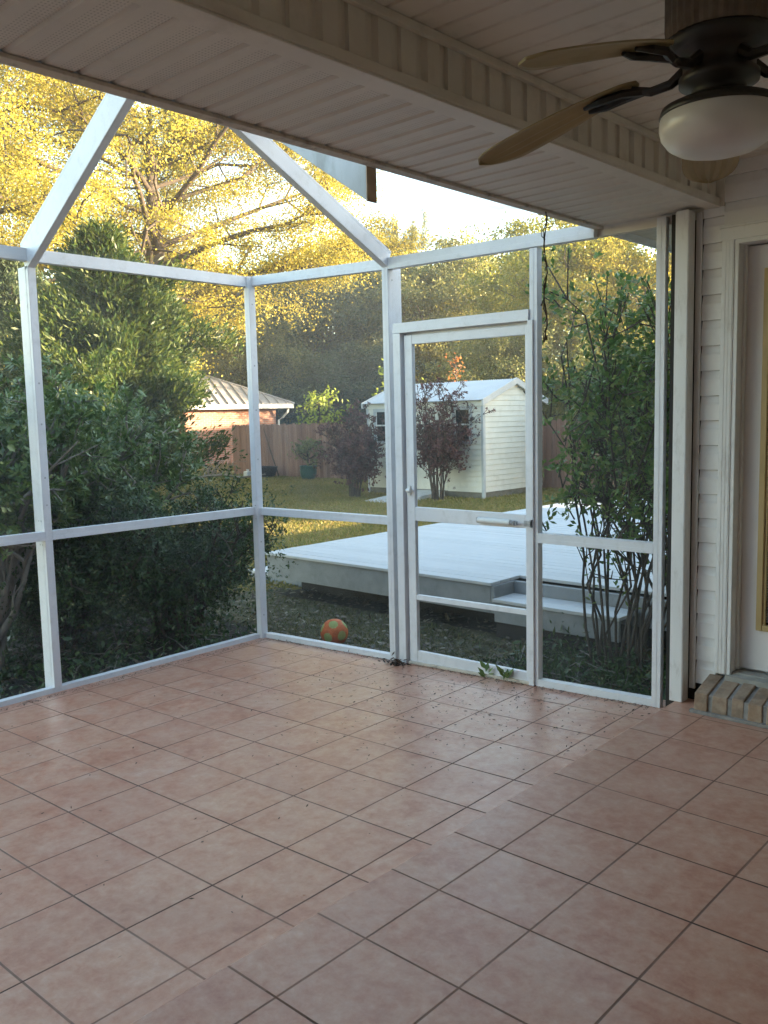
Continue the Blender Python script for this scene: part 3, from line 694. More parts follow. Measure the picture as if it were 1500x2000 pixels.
for xa, xb2 in ((-10.36,-9.82), (-8.03,-7.49)):
    m.sweep([(0, YA-d, z) for d, z in lap2(-.11, .93, .115, .016)], (xa,0,0), (xb2,0,0)); m.sweep([(0, YA-d, z) for d, z in lap2(1.73, 1.86, .115, .016)], (xa,0,0), (xb2,0,0))
m.sweep([(0, YA-d, z) for d, z in lap2(1.76, 1.86, .115, .016)], (-9.18,0,0), (-8.17,0,0))
sobj(m, 'wall', M['shed_wall'])
m = MB(); z = -.11                                     # gable end, courses cut to the roof slope
while z < 2.22:
    t = min(z+.115, 2.25)
    def half(zz): return 1.15 if zz <= 1.84 else max(.0, 1.15*(2.27-zz)/.43)
    h0, h1 = half(z), half(t)
    for X_, sg in ((XB, 1), (XA, -1)):
        m.quad((X_+sg*.016,14.56-h0,z), (X_+sg*.016,14.56+h0,z), (X_+sg*.004,14.56+h1,t-.004), (X_+sg*.004,14.56-h1,t-.004))
        m.quad((X_+sg*.004,14.56-h1,t-.004), (X_+sg*.004,14.56+h1,t-.004), (X_+sg*.016,14.56+h1,t), (X_+sg*.016,14.56-h1,t))
    z += .115
m.box(XA+.02, XB-.02, YA+.20, YB-.02, -.1, 1.80)
sobj(m, 'wall', M['shed_wall'])
m = MB(); xs = XA-.10                                  # corrugated roof, two slopes
while xs < XB+.09:
    for sg in (-1, 1):
        for a_, b_, za, zb in ((0,.03,0,.016), (.03,.06,.016,0)):
            e0 = 14.56+sg*1.27
            m.quad((xs+a_,14.56,2.305+za),(xs+b_,14.56,2.305+zb),(xs+b_,e0,1.845+zb),(xs+a_,e0,1.845+za))
    xs += .06
sobj(m, 'roof', M['shed_roof'])
for X_ in (XA-.10, XB+.055):
    for sg in (-1, 1):
        m = MB(); m.hexa([(X_,14.56,2.20),(X_+.045,14.56,2.20),(X_+.045,14.56+sg*1.27,1.735),(X_,14.56+sg*1.27,1.735)][::sg], [(X_,14.56,2.335),(X_+.045,14.56,2.335),(X_+.045,14.56+sg*1.27,1.875),(X_,14.56+sg*1.27,1.875)][::sg]); sobj(m, 'rake_board', M['shed_roof'])
m = MB(); m.box(XA-.06,XB+.05,YA-.03,YA-.017,1.73,1.835); sobj(m, 'fascia', M['shed_wall'])
for X_ in (XA, XB):
    m = MB(); m.box(X_-.03 if X_ == XB else X_-.026, X_+.026 if X_ == XB else X_+.03, YA-.026, YA+.05, -.25, 1.80); sobj(m, 'corner_trim', M['shed_trim'])
m = MB(); m.box(XA+.01,XB-.01,YA+.005,YB,-.25,-.11); sobj(m, 'foundation', M['shed_base'])
for xa in (-10.36, -8.03):
    xb2 = xa+.54; z0, z1 = .93, 1.73
    m = MB(); m.box(xa,xb2,YA-.03,YA+.02,z1-.075,z1); m.box(xa,xb2,YA-.03,YA+.02,z0,z0+.055); m.box(xa,xa+.07,YA-.028,YA+.02,z0+.055,z1-.075); m.box(xb2-.07,xb2,YA-.028,YA+.02,z0+.055,z1-.075)
    w_ = sobj(m, 'window', M['shed_trim'])
    m = MB(); m.box(xa+.07,xb2-.07,YA-.018,YA+.016,1.325,1.36); m.box(xa+.07,xa+.09,YA-.016,YA+.016,.985,1.655); m.box(xb2-.09,xb2-.07,YA-.016,YA+.016,.985,1.655); sobj(m, 'sash', M['white_fascia'], w_)
    m = MB(); m.box(xa+.071,xb2-.071,YA,YA+.01,.986,1.654); sobj(m, 'pane', M['glass'], w_)
m = MB(); m.box(-9.18,-9.10,YA-.022,YA+.02,-.1,1.76); m.box(-8.25,-8.17,YA-.022,YA+.02,-.1,1.76); m.box(-9.24,-8.11,YA-.045,YA+.02,1.7605,1.80); m.box(-9.10,-8.25,YA-.006,YA+.016,-.1,1.755)
m.box(-8.685,-8.665,YA-.014,YA-.007,-.09,1.75); d_ = sobj(m, 'door', M['shed_wall'])
m = MB(); m.box(-8.76,-8.72,YA-.04,YA-.007,.85,.92); sobj(m, 'handle', M['steel'], d_)
m = MB(); m.hexa([(-9.15,11.72,-.25),(-8.30,11.66,-.25),(-8.25,13.38,-.25),(-9.16,13.38,-.25)], [(-9.15,11.73,-.232),(-8.31,11.67,-.232),(-8.25,13.375,-.11),(-9.16,13.375,-.11)])
tag(m.build('ramp', M['ramp'], bevel=.004), 'pale sloping ramp on the grass leading up to the shed door', 'ramp')

# ------------------------------------------------------------------ wooden fence
fen = thing('wooden_fence', 'reddish brown dog-eared board fence along the back of the lawn', 'fence', (-13,16.4,-.25))
m = MB(); x = -19.6; k = 0
while x < -5.0:
    h = 1.635 + .018*math.sin(k*1.9) + .012*math.sin(k*4.3); w = .134; yy = .004*math.sin(k*2.7)
    xx = x+13; n0 = len(m.v)
    P = [(xx,0),(xx+w,0),(xx+w,h-.035),(xx+w-.03,h),(xx+.03,h),(xx,h-.035)]
    m.v += [(p, -.01+yy, q) for p, q in P] + [(p, .008+yy, q) for p, q in P]
    m.f.append(tuple(n0+i for i in range(6))); m.f.append(tuple(n0+11-i for i in range(6)))
    for i in range(6): m.f.append((n0+i, n0+6+i, n0+6+(i+1)%6, n0+(i+1)%6))
    x += .142; k += 1
m.build('fence_boards', M['fence'], fen)
for zz in (.3, 1.3):
    m = MB(); m.box(-6.6, 8.0, .013, .055, zz, zz+.09); m.build('fence_rail', M['fence'], fen)
for xx in np.arange(-6.5, 8, 2.4):
    m = MB(); m.box(xx, xx+.09, .057, .147, 0, 1.55); m.build('fence_post', M['fence'], fen)

# ------------------------------------------------------------------ neighbour's brick house
bh = thing('brick_house', "neighbour's red brick house with hipped standing-seam metal roof", 'house', (-24.78,22.75,-.35), math.atan2(-.352,.936))
H = 2.40
m = MB(); m.box(-9,0,-9.5,0,0,H); m.build('wall', M['brick'], bh)
m = MB(); E_ = .56; ZE = H+.12; pk = ZE+2.25; yc0, yc1 = E_-5.06, -9.5-E_+5.06
c = [(E_,E_,ZE),(E_,-9.5-E_,ZE),(-9-E_,-9.5-E_,ZE),(-9-E_,E_,ZE)]; p1 = (-4.5,yc0,pk); p2 = (-4.5,yc1,pk)
m.quad(c[0], p1, p2, c[1]); m.quad(c[0], c[3], p1); m.quad(c[3], c[2], p2, p1); m.quad(c[1], p2, c[2])
rf = m.build('roof', M['seam_roof'], bh)
m = MB()
for yy in np.arange(E_-.25, -9.5-E_, -.36):
    t = min(1, (E_-yy)/5.06, (yy+9.5+E_)/5.06)
    t = max(.02, t); top = (E_-5.06*t, yy, ZE+2.25*t)
    m.bar((E_,yy,ZE+.002), (top[0],yy,top[2]+.002), (0,.03,0), (0,0,.05))
for q0, q1 in ((c[0],p1),(c[1],p2)):
    m.bar((q0[0],q0[1],q0[2]), (q1[0],q1[1],q1[2]), (0,.10,0), (0,0,.06))
m.build('roof_seam', M['seam_roof'], rf)
m = MB(); m.box(.44,.60,-10,.60,H-.06,H+.115); m.box(-9.5,.44,.50,.60,H-.06,H+.115); m.build('gutter', M['white_fascia'], bh)
m = MB(); m.box(.001,.44,-10,.5,H-.02,H+.02); m.box(-9.5,.001,.001,.5,H-.02,H+.02); m.build('soffit', M['white_fascia'], bh)
m = MB(); m.tube([(.46,.40,H-.06),(.40,.38,H-.22),(.22,.25,H-.42),(.07,.10,H-.55),(.06,.07,.1)], .045, 8); m.build('downspout', M['white_fascia'], bh)
m = MB(); m.tube([(-1.75,-4.3,ZE+1.0),(-1.75,-4.3,ZE+1.36)], .06, 8); m.build('roof_vent', M['seam_roof'], rf)

# unseen house added to the right so its roof keeps the low sun off the yard
def plain_house(label, cx, cy, lx, ly, rz, hz):
    t = thing('sun_block_house', label, 'house', (cx,cy,-.25), rz)
    m = MB(); m.box(-lx/2,lx/2,-ly/2,ly/2,0,2.7); m.build('wall', M['brick'], t)
    m = MB(); x2, y2 = lx/2+.4, ly/2+.4
    m.hexa([(-x2,-y2,2.62),(x2,-y2,2.62),(x2,y2,2.62),(-x2,y2,2.62)], [(-.1,-y2,hz),(.1,-y2,hz),(.1,y2,hz),(-.1,y2,hz)]); m.build('roof', M['roof_shingle'], t)
plain_house('unseen long brick house added beyond the right side of the yard to block the sun', 19*.836-24.1*.549, 19*.549+24.1*.836, 7.5, 25, math.atan2(.549,.836), 4.68)

m = MB(); m.bar((2.2,11.5,-.25),(.6,14.0,-.25),(.2,.13,0),(0,0,.96)); tag(m.build('sun_block_wall', M['brick']), 'unseen low brick wall added behind the house corner to block the sun', 'wall')  # added out of view to keep low sun off the deck's back
# ------------------------------------------------------------------ trees and shrubs
def rvec(n): return unit(rng.normal(size=(n,3)))

def branchy(h, trunk_r, crown_r, base_f, nlimb, lean=(0,0), fork=0, rise=.55, jit=.16, nsub=6, seed=0, droop=0.0):
    """trunk with limbs and side branches; returns the bark mesh and tip points"""
    rg = np.random.default_rng(seed); b = MB(); tips = []
    N = 9; tp = []; wob = rg.normal(size=(N,2))*jit
    for i in range(N):
        u = i/(N-1); tp.append(np.array([lean[0]*u*h + wob[i,0]*u, lean[1]*u*h + wob[i,1]*u, h*.93*u]))
    tr = [trunk_r*(1-.88*(i/(N-1))**1.1)+.012 for i in range(N)]; tr[0] *= 1.35
    b.tube(tp, tr, 8)
    def at(u):
        f = u*(N-1); i = min(int(f), N-2); return tp[i]*(1-(f-i)) + tp[i+1]*(f-i)
    for k in range(nlimb):
        u = base_f + (1-base_f)*((k+.5)/nlimb)**.85 * .97
        p0 = at(u); az = k*2.39996 + rg.uniform(-.5,.5)
        shape = math.sin(math.pi*min(1, max(.0, ((u-base_f)/(1-base_f))*.82+.18)))**.7
        L = crown_r*(.35+.75*shape)*rg.uniform(.8,1.15)
        up = rise*(.6+.8*u)*L*rg.uniform(.6,1.2)
        pts = []
        for i in range(7):
            t = i/6; pts.append(p0 + np.array([math.cos(az)*L*t, math.sin(az)*L*t, up*t**1.2 - droop*L*t**2.2]) + (rg.normal(size=3)*.05*L*t if i else 0))
        r0 = max(.02, trunk_r*(1-.85*u)*.46)
        b.tube(pts, [r0*(1-.85*i/6)+.008 for i in range(7)], 6, cap=False)
        for q in range(nsub):
            i = 2 + (q % 5); st = pts[min(i,6)]; d = unit((pts[min(i,6)]-pts[max(i-1,0)])[None])[0]
            d2 = unit((d*.7 + rg.normal(size=3)*.65 + np.array([0,0,.18-droop*.6]))[None])[0]
            l2 = L*rg.uniform(.22,.42); e = st + d2*l2; mid = st + d2*l2*.5 + rg.normal(size=3)*.06*l2
            b.tube([st, mid, e], [r0*.32+.005, r0*.2+.004, .005], 5, cap=False)
            tips += [mid, e]
        tips += [pts[5], pts[6]]
    tips.append(tp[-1]); tips = np.array(tips)
    k = h/max(tips[:,2].max(), 1e-6); tips[:,2] *= k; b.v = [(x, y, z*k) for x, y, z in b.v]
    return b, tips

def crown(name, tips, n, spread, ln, wd, mat, parent, flat=.7, droop=.2, seed=1):
    rg = np.random.default_rng(seed)
    w = rg.uniform(.35, 1.0, len(tips)); idx = rg.choice(len(tips), n, p=w/w.sum())
    sp = rg.uniform(.6, 1.25, len(tips))[idx][:, None]*spread
    pos = tips[idx] + rg.normal(size=(n,3))*np.array([1,1,flat])*sp*.62
    ax = rg.normal(size=(n,3)) + np.array([0,0,-droop]); nr = rg.normal(size=(n,3)) + np.array([0,0,.8])
    return leaf_mesh(name, pos, ax, nr, ln*rg.uniform(.6,1.35,n), wd*rg.uniform(.7,1.3,n), mat, parent)

def tree(name, label, loc, h, cr, base, nl, n, spread, ln, wd, lmat, bark='bark', trunk_r=.2, seed=0, group=None, bare=0, view_gap=0, **kw):
    t = thing(name, label, 'tree', loc, 0, group)
    b, tips = branchy(h, trunk_r, cr, base, nl, seed=seed, **kw)
    b.build('trunk', M[bark], t, smooth=True)
    if bare: tips = tips[(np.hypot(tips[:,0], tips[:,1]) > bare) | (tips[:,2] > h*.86)]
    if view_gap:                                             # thin on the open side, where the trunk shows
        lat = tips[:,0]*.739 + tips[:,1]*.674; fr = tips[:,0]*.672 - tips[:,1]*.733
        tips = tips[~((np.abs(lat) < view_gap) & (fr > -.5) & (np.random.default_rng(3).uniform(size=len(tips)) < .96))]
    crown('crown', tips, n, spread, ln, wd, M[lmat], t, seed=seed+50, flat=.6, droop=.25)
    return t

G = 'trees beyond the lawn'
oak = tree('oak_tree', 'large golden oak with bare dark forked trunk behind the brick house', (-25.9,17.9,-.3), 17.5, 7.2, .34, 30, 230000, .80, .085, .06, 'lf_oak', 'bark_dark', .66, 11, G, bare=1.4, view_gap=2.1, rise=.72, droop=.30, nsub=9)
oak2 = tree('oak_tree', 'golden oak at the far left edge, its foliage filling the top left corner', (-26.0,10.2,-.3), 16.5, 7.2, .28, 28, 210000, .80, .085, .06, 'lf_oak', 'bark_dark', .45, 23, G, rise=.45, droop=.38, nsub=9)
# cedar with up-swept sprays
def cedar(label, loc, h, r, n, lm, seed, name='cedar_tree', sl=.16, sw=.046):
    t = thing(name, label, 'tree', loc, 0, G); rg = np.random.default_rng(seed); b = MB(); tips = []
    b.tube([(0,0,0),(.05,0,h*.5),(0,.05,h*.97)], [.16,.10,.015], 8)
    nb = 120
    for k in range(nb):
        u = (k+.5)/nb; z = h*(.03+.94*u); az = k*2.39996+rg.uniform(-.3,.3); L = r*(1.02-u**2.3)*rg.uniform(.55,1.2)*(1 if u > .1 else .8)*(1+.28*math.sin(az*2+z*1.6)+.15*math.sin(az*5-z*3.1))
        d = np.array([math.cos(az), math.sin(az), 0]); e = np.array([0,0,z]) + d*L + np.array([0,0,L*rg.uniform(.15,.5)])
        b.tube([(0,0,z), tuple(np.array([0,0,z])*.5+e*.5-np.array([0,0,.06])), tuple(e)], [.03,.018,.006], 4, cap=False)
        for f in (.35,.55,.72,.86,1.0): tips.append(np.array([0,0,z])*(1-f)+e*f + rg.normal(size=3)*.07)
    b.build('trunk', M['bark_dark'], t)
    tips = np.array(tips); idx = rg.integers(0, len(tips), n); c = tips[idx]
    pos = c + rg.normal(size=(n,3))*.17
    ax = np.c_[pos[:,0], pos[:,1], np.zeros(n)]; ax = unit(ax)*.8 + rg.normal(size=(n,3))*.55 + np.array([0,0,.7])
    leaf_mesh('crown', pos, ax, rg.normal(size=(n,3)), sl*rg.uniform(.5,1.4,n), sw*rg.uniform(.6,1.3,n), M[lm], t)
    return t
ced = cedar('bushy yellow-green cedar standing between the left shrub and the brick house', (-14.5,8.95,-.25), 6.0, 2.15, 140000, 'lf_cedar', 5)
ced2 = cedar('very dark green cedar in deep shade at the far left', (-20.6,9.6,-.25), 6.2, 2.7, 80000, 'lf_dark', 8, sl=.17, sw=.05)
# three kinds of background tree, then copies
far1 = tree('broadleaf_tree', 'dark green broad tree behind the brick house roof', (-35.1,28.0,-.3), 9.8, 5.4, .10, 26, 46000, .85, .21, .13, 'lf_dark', 'bark_dark', .28, 31, G, nsub=7)
far2 = tree('broadleaf_tree', 'tall grey-green tree in the middle behind the fence', (-33.7,34.1,-.3), 11.2, 5.8, .08, 28, 60000, .80, .20, .12, 'lf_mid', 'bark_dark', .28, 32, G, nsub=7)
far3 = tree('broadleaf_tree', 'olive tree directly behind the shed roof', (-28.7,38.7,-.3), 11.6, 5.0, .08, 28, 56000, .72, .18, .11, 'lf_olive', 'bark', .24, 33, G, nsub=7)
cr = lambda m_: {'crown': M[m_]}
copy_tree(far3, (-36.6,38.6,-.3), 1.1, (.82,.82,1.18), 'golden topped tree rising above the grey-green tree in the middle', cr('lf_oak'))
copy_tree(far3, (-38.0,46.7,-.3), 2.2, (.34,.34,1.36), 'thin tall pale tree whose tip stands alone against the white sky', cr('lf_mid'))
copy_tree(far2, (-27.6,43.7,-.3), 2.9, (.86,.86,1.10), 'olive and yellow tree above the right end of the shed', cr('lf_yg'))
copy_tree(far1, (-43,30,-.3), .7, (1.1,1.1,1.2), 'dark tree farthest back on the left behind the golden oaks', cr('lf_dark'))
copy_tree(far3, (-17.8,35.2,-.3), 4.0, (.92,.92,.96), 'bright yellow-green tree behind the deck, in the right-hand screen bay', cr('lf_yg'))
copy_tree(far3, (-13.5,33.8,-.3), 5.0, (.66,.66,.80), 'sunlit golden tree next to the house corner post on the right', cr('lf_oak'))
copy_tree(far1, (-17.6,30.7,-.3), 3.4, (.50,.50,.56), 'dark low tree close behind the gable end of the shed', cr('lf_olive'))
copy_tree(far2, (-30.2,23.6,-.3), 5.6, (.52,.52,.66), 'green tree seen just right of the cedar above the metal roof', cr('lf_mid'))
copy_tree(far1, (-27.0,28.2,-.3), 1.9, (.66,.66,.52), 'dark bushy tree above the fence between house and shed', cr('lf_dark'))
copy_tree(far2, (-12.4,37.6,-.3), 1.3, (.75,.75,.65), 'dark green tree behind the sunlit golden tree on the right', cr('lf_mid'))
for x_, y_, sz, d_ in ((18,-3,1.35,'right'),(19,-11,1.5,'left')):  # trees added out of view to dim the sky over the enclosure
    copy_tree(far1, (x_,y_,-.3), x_, (1.0,1.0,sz), 'unseen tall dark tree added behind our house roof to cut sky light, %s of the two' % d_, cr('lf_dark'))
# small lit saplings
def sapling(label, loc, h, r, n, lm, seed, name='sapling', ln=.13, wd=.07, nl=14):
    t = thing(name, label, 'tree', loc); b, tips = branchy(h, .035, r, .2, nl, seed=seed, nsub=4, jit=.04)
    b.build('trunk', M['bark_dark'], t); crown('crown', tips, n, .16, ln, wd, M[lm], t, seed=seed); return t
sapling('lime green sapling poking up behind the fence top', (-16.6,17.6,-.25), 2.7, .75, 900, 'lf_lime', 3)
sapling('small lime sapling beside the left corner of the shed roof', (-13.2,17.4,-.25), 3.3, .6, 800, 'lf_lime', 4)
sapling('orange-red leaved sapling above the middle of the shed roof', (-12.9,19.9,-.25), 3.6, .35, 200, 'lf_orange', 5)
# dark wood closing the distance
n = 60000; a = rng.uniform(R_(78), R_(178), n); rr = rng.uniform(56, 70, n)
pos = np.c_[np.cos(a)*rr, np.sin(a)*rr, np.minimum(np.abs(rng.normal(0, 3.0, n)), 6.5)*(1+.35*np.sin(a*23)+.2*np.sin(a*57))-.2]
tag(leaf_mesh('far_woods', pos, rng.normal(size=(n,3)), rng.normal(size=(n,3)), rng.uniform(.6,1.6,n), rng.uniform(.4,.9,n), M['lf_dark']), 'dark mass of far woods behind the trees', 'woods', kind='stuff')

# shrubs
def shrub(name, label, loc, stems, lm, bark, leaf_fn, group=None, cat='shrub'):
    t = thing(name, label, cat, loc, 0, group); b = MB(); tips = []
    for pts, r0, r1 in stems:
        k = len(pts); b.tube(pts, [r0+(r1-r0)*(i/(k-1))**.8 for i in range(k)], 7, cap=False)
    b.build('stems', M[bark], t, smooth=True); leaf_fn(t); return t

def grow_shrub(seed, nstem, height, spread, r0, sub, bend=.25, base_r=.12, lean=(0,0), up=1.0, ell=(1,1), wob=.03):
    rg = np.random.default_rng(seed); stems = []; tips = []; dirs = []
    for k in range(nstem):
        az = 2*math.pi*k/nstem + rg.uniform(-.4,.4); rad = spread*math.sqrt(rg.uniform(.05,1)); hh = height*rg.uniform(.72,1.05)*(1-.28*(rad/spread)**2)
        p0 = np.array([math.cos(az)*base_r*rg.uniform(.2,1), math.sin(az)*base_r*rg.uniform(.2,1), 0])
        e = np.array([math.cos(az)*rad*ell[0]+lean[0], math.sin(az)*rad*ell[1]+lean[1], hh]); pts = []
        for i in range(8):
            u = i/7; p = p0*(1-u)+e*u; p[2] = hh*(u**(.85 if up > .9 else 1.1)); p[:2] += (e[:2]-p0[:2])*(-bend*math.sin(math.pi*u)); p += rg.normal(size=3)*wob*height*(u*(1-u)*2); pts.append(p)
        stems.append((pts, r0*rg.uniform(.6,1.1), .006))
        for q in range(sub):
            i = rg.integers(2, 8); st = pts[min(i,7)]; d = unit((pts[min(i,7)]-pts[i-1])[None])[0]; d2 = unit((d*.7+rg.normal(size=3)*.55+np.array([0,0,.25]))[None])[0]; l2 = height*rg.uniform(.10,.26)
            m1 = st+d2*l2*.5+rg.normal(size=3)*.02; e2 = st+d2*l2
            stems.append(([st,m1,e2], r0*.28, .004)); tips += [e2, m1*.4+e2*.6]; dirs += [d2, d2]
            for w in range(2):
                d3 = unit((d2*.7+rg.normal(size=3)*.6+np.array([0,0,.3]))[None])[0]; e3 = m1+d3*l2*.55; stems.append(([m1,e3], .006, .003)); tips.append(e3); dirs.append(d3)
        tips.append(pts[-1]); dirs.append(unit((pts[-1]-pts[-2])[None])[0])
    return stems, np.array(tips), np.array(dirs)

def whorls(t, tips, dirs, per, ln, wd, mat, seed, open_=.9, jitter=.03, clear=None):
    """rosettes of leaves at the twig ends"""
    if clear is not None:
        k = clear(tips + np.array(t.location)); tips, dirs = tips[k], dirs[k]
    rg = np.random.default_rng(seed); n = len(tips)*per; idx = np.repeat(np.arange(len(tips)), per)
    d = dirs[idx]; rnd = unit(rg.normal(size=(n,3))); perp = unit(np.cross(d, rnd))
    ax = unit(d*rg.uniform(.15,.9,n)[:,None] + perp*open_)
    pos = tips[idx] - d*rg.uniform(0,jitter*2.2,n)[:,None] + rg.normal(size=(n,3))*jitter*.4
    leaf_mesh('leaves', pos, ax, d + rg.normal(size=(n,3))*.25, ln*rg.uniform(.65,1.25,n), wd*rg.uniform(.75,1.2,n), mat, t)

# big gnarled evergreen close to the left screen wall
def more_tips(tips, dirs, n, r, seed):
    rg = np.random.default_rng(seed); i = rg.integers(0, len(tips), n)
    return np.vstack([tips, tips[i]+rg.normal(size=(n,3))*r]), np.vstack([dirs, unit(dirs[i]+rg.normal(size=(n,3))*.45+np.array([0,0,.2]))])
def big_shrub(label, loc, seed, height, spread, nstem, r0, lean, n_extra, per, ell=(1,1), keepf=.5):
    st, tp, dr = grow_shrub(seed, nstem, height, spread, r0, 11, bend=.05, base_r=.22, lean=lean, ell=ell)
    keep = tp[:,2] > height*keepf
    t2, d2 = more_tips(tp[keep], dr[keep], n_extra, .085, seed+1)
    return shrub('evergreen_shrub', label, loc, st, 'lf_pitto', 'bark_grey', lambda t: whorls(t, t2, d2, per, .066, .022, M['lf_pitto'], seed+2, clear=lambda p: p[:,0] < -1.68))
big_shrub('large gnarled evergreen shrub with grey trunks and pale leaf rosettes behind the left post', (-2.70,.85,-.25), 41, 2.30, 1.0, 15, .058, (0,.1), 1750, 12, (.78,1.05), .50)
big_shrub('leggy evergreen shrub with grey branches leaning right, left of the cedar base', (-3.1,1.75,-.25), 44, 1.95, .95, 15, .042, (0,.40), 1350, 12, (.75,1.05), .36)
# the dark low bush at the enclosure corner
st, tp, dr = grow_shrub(51, 30, 1.18, .80, .016, 12, bend=.1, base_r=.22)
t2, d2 = more_tips(tp, dr, 6500, .12, 52)
shrub('boxwood_shrub', 'low dense dark small-leaved bush outside the enclosure corner post', (-2.42,2.42,-.25), st, 'lf_box', 'bark_dark', lambda t: whorls(t, t2, d2, 6, .034, .018, M['lf_box'], 53, clear=lambda p: p[:,0] < -1.64))
st, tp, dr = grow_shrub(55, 24, .95, .70, .014, 10, bend=.1, base_r=.2); t3, d3 = more_tips(tp, dr, 4200, .12, 56)
shrub('boxwood_shrub', 'dark shaded low bush under the gnarled evergreen shrub', (-2.75,1.55,-.25), st, 'lf_box', 'bark_dark', lambda t: whorls(t, t3, d3, 6, .034, .018, M['lf_box'], 57, clear=lambda p: p[:,0] < -1.64))
# tall many-stemmed bush outside the right-hand bay
st, tp, dr = grow_shrub(61, 24, 2.75, .70, .013, 8, bend=.04, base_r=.27, lean=(.10,0), ell=(.85,.8), wob=.055)
keep = (tp[:,2] > 1.15) | ((tp[:,2] > .35) & (np.arange(len(tp)) % 3 == 0))
st = [q for q in st if min(p_[0] for p_ in q[0]) > -.46]
t2, d2 = more_tips(tp[keep], dr[keep], 1500, .11, 62)
shrub('privet_shrub', 'tall leggy privet with many thin upright stems outside the right screen bay', (.98,3.72,-.25), st, 'lf_privet', 'bark_dark', lambda t: whorls(t, t2, d2, 6, .052, .024, M['lf_privet'], 63, clear=lambda p: (p[:,1] > 2.70) & (p[:,0] > .56)))
st, tp, dr = grow_shrub(64, 9, 2.5, .45, .014, 6, bend=.25, base_r=.12)
keep = tp[:,2] > 1.7
shrub('purple_leaf_shrub', 'purple-leaved shrub showing among the tops of the privet', (.95,4.75,-.25), st, 'lf_purple', 'bark_dark', lambda t: whorls(t, tp[keep], dr[keep], 9, .055, .032, M['lf_purple'], 65), cat='shrub')
# two purple shrubs by the shed
def purple(label, loc, seed, h, sp, nx):
    st, tp, dr = grow_shrub(seed, 22, h, sp, .018, 9, bend=.2, base_r=.15)
    lowt = tp[:,2] < h*.62; t2, d2 = more_tips(tp[lowt], dr[lowt], nx, .13, seed+1); t2, d2 = np.vstack([t2, tp[~lowt]]), np.vstack([d2, dr[~lowt]])
    return shrub('loropetalum_shrub', label, loc, st, 'lf_purple', 'bark_dark', lambda t: whorls(t, t2, d2, 6, .062, .036, M['lf_purple'], seed+2), 'purple shrubs in front of the shed')
purple('dark purple shrub left of the shed ramp, covering the shed corner', (-9.95,12.3,-.25), 71, 1.95, .68, 1500)
purple('taller feathery purple shrub in front of the right shed window', (-7.95,12.75,-.25), 75, 2.35, .80, 850)
# hedge behind the deck
def hedge_bush(label, loc, h, r, seed, lm='lf_box'):
    st, tp, dr = grow_shrub(seed, 14, h, r, .02, 8, bend=.1, base_r=.2); t2, d2 = more_tips(tp, dr, 2200, .17, seed+1)
    shrub('hedge_bush', label, loc, st, lm, 'bark_dark', lambda t: whorls(t, t2, d2, 6, .085, .05, M[lm], seed+2), 'bushes behind the deck')
hedge_bush('dark green bush behind the deck, nearest the shed gable', (-5.2,15.9,-.25), 2.4, 1.0, 81)
hedge_bush('tall green bush in the middle behind the deck', (-4.0,17.2,-.25), 3.6, 1.2, 84, 'lf_mid')
hedge_bush('dark bush behind the deck, nearest the house', (-2.3,15.6,-.25), 2.6, 1.0, 87)
hedge_bush('yellow-green bush at the back behind the deck bushes', (-6.4,19.0,-.25), 3.9, 1.3, 90, 'lf_olive')
sapling('small orange-leaved plant low behind the deck', (-2.55,12.9,-.25), .75, .22, 160, 'lf_orange', 9, 'orange_plant', .09, .05, 8)
# plant in a pot by the fence, other small things at the back
pt = thing('potted_plant', 'teal pot with leafy plant standing against the board fence', 'potted plant', (-15.35,15.85,-.25))
m = MB(); m.lathe([(.02,0),(.17,.0),(.23,.10),(.25,.26),(.235,.36),(.26,.38),(.26,.41),(.22,.41),(.20,.35)], (0,0,0), 24); m.build('pot', M['pot'], pt, smooth=True)
b, tips = branchy(1.15, .02, .42, .35, 12, seed=97, nsub=3, jit=.02); b.build('stems', M['bark_dark'], pt); crown('leaves', tips, 500, .14, .11, .06, M['lf_mid'], pt, seed=98)
m = MB(); m.lathe([(.0,0),(.30,0),(.40,.30),(.42,.33),(.36,.33),(.33,.06),(0,.05)], (0,0,0), 20); o = m.build('tub', M['black_plastic'], smooth=True); o.location = (-17.35,15.85,-.25); tag(o, 'black tub on the ground beside the fence', 'tub')
m = MB(); m.box(-.10,.10,-.10,.10,0,.20); m.tube([(0,0,.20),(0,0,.26)], .04, 10); o = m.build('jug', M['white_plastic'], bevel=.02); o.location = (-17.75,15.5,-.25); tag(o, 'small white jug beside the black tub', 'jug')
m = MB(); m.tube([(0,0,.02),(.7,.25,.12),(1.3,.35,.16),(2.0,.2,.10),(2.8,.25,.20)], [.03,.04,.045,.035,.02], 6); m.tube([(.7,.25,.12),(.4,.7,.25),(.1,1.0,.3)], [.025,.02,.01], 5)
o = m.build('fallen_branch', M['bark_grey']); o.location = (-18.6,13.6,-.25); o.rotation_euler = (0,0,.35); tag(o, 'bleached fallen branch on the brown lawn near the fence', 'branch')
def brush(label, loc, n, seed):
    rg = np.random.default_rng(seed); m = MB()
    for k in range(n):
        a_ = rg.uniform(0,6.28); p = rg.normal(size=3)*np.array([.35,.2,0]); l = rg.uniform(.4,1.0); m.tube([p, p+np.array([math.cos(a_)*l*.5,math.sin(a_)*l*.3,l*.5]), p+np.array([math.cos(a_)*l,math.sin(a_)*l*.6,l*rg.uniform(.4,.9)])], [.012,.009,.004], 4)
    o = m.build('brush_pile', M['bark_grey']); o.location = loc; tag(o, label, 'brush pile')
brush('tangle of dry sticks against the brick wall and fence end', (-19.0,15.4,-.25), 40, 3)
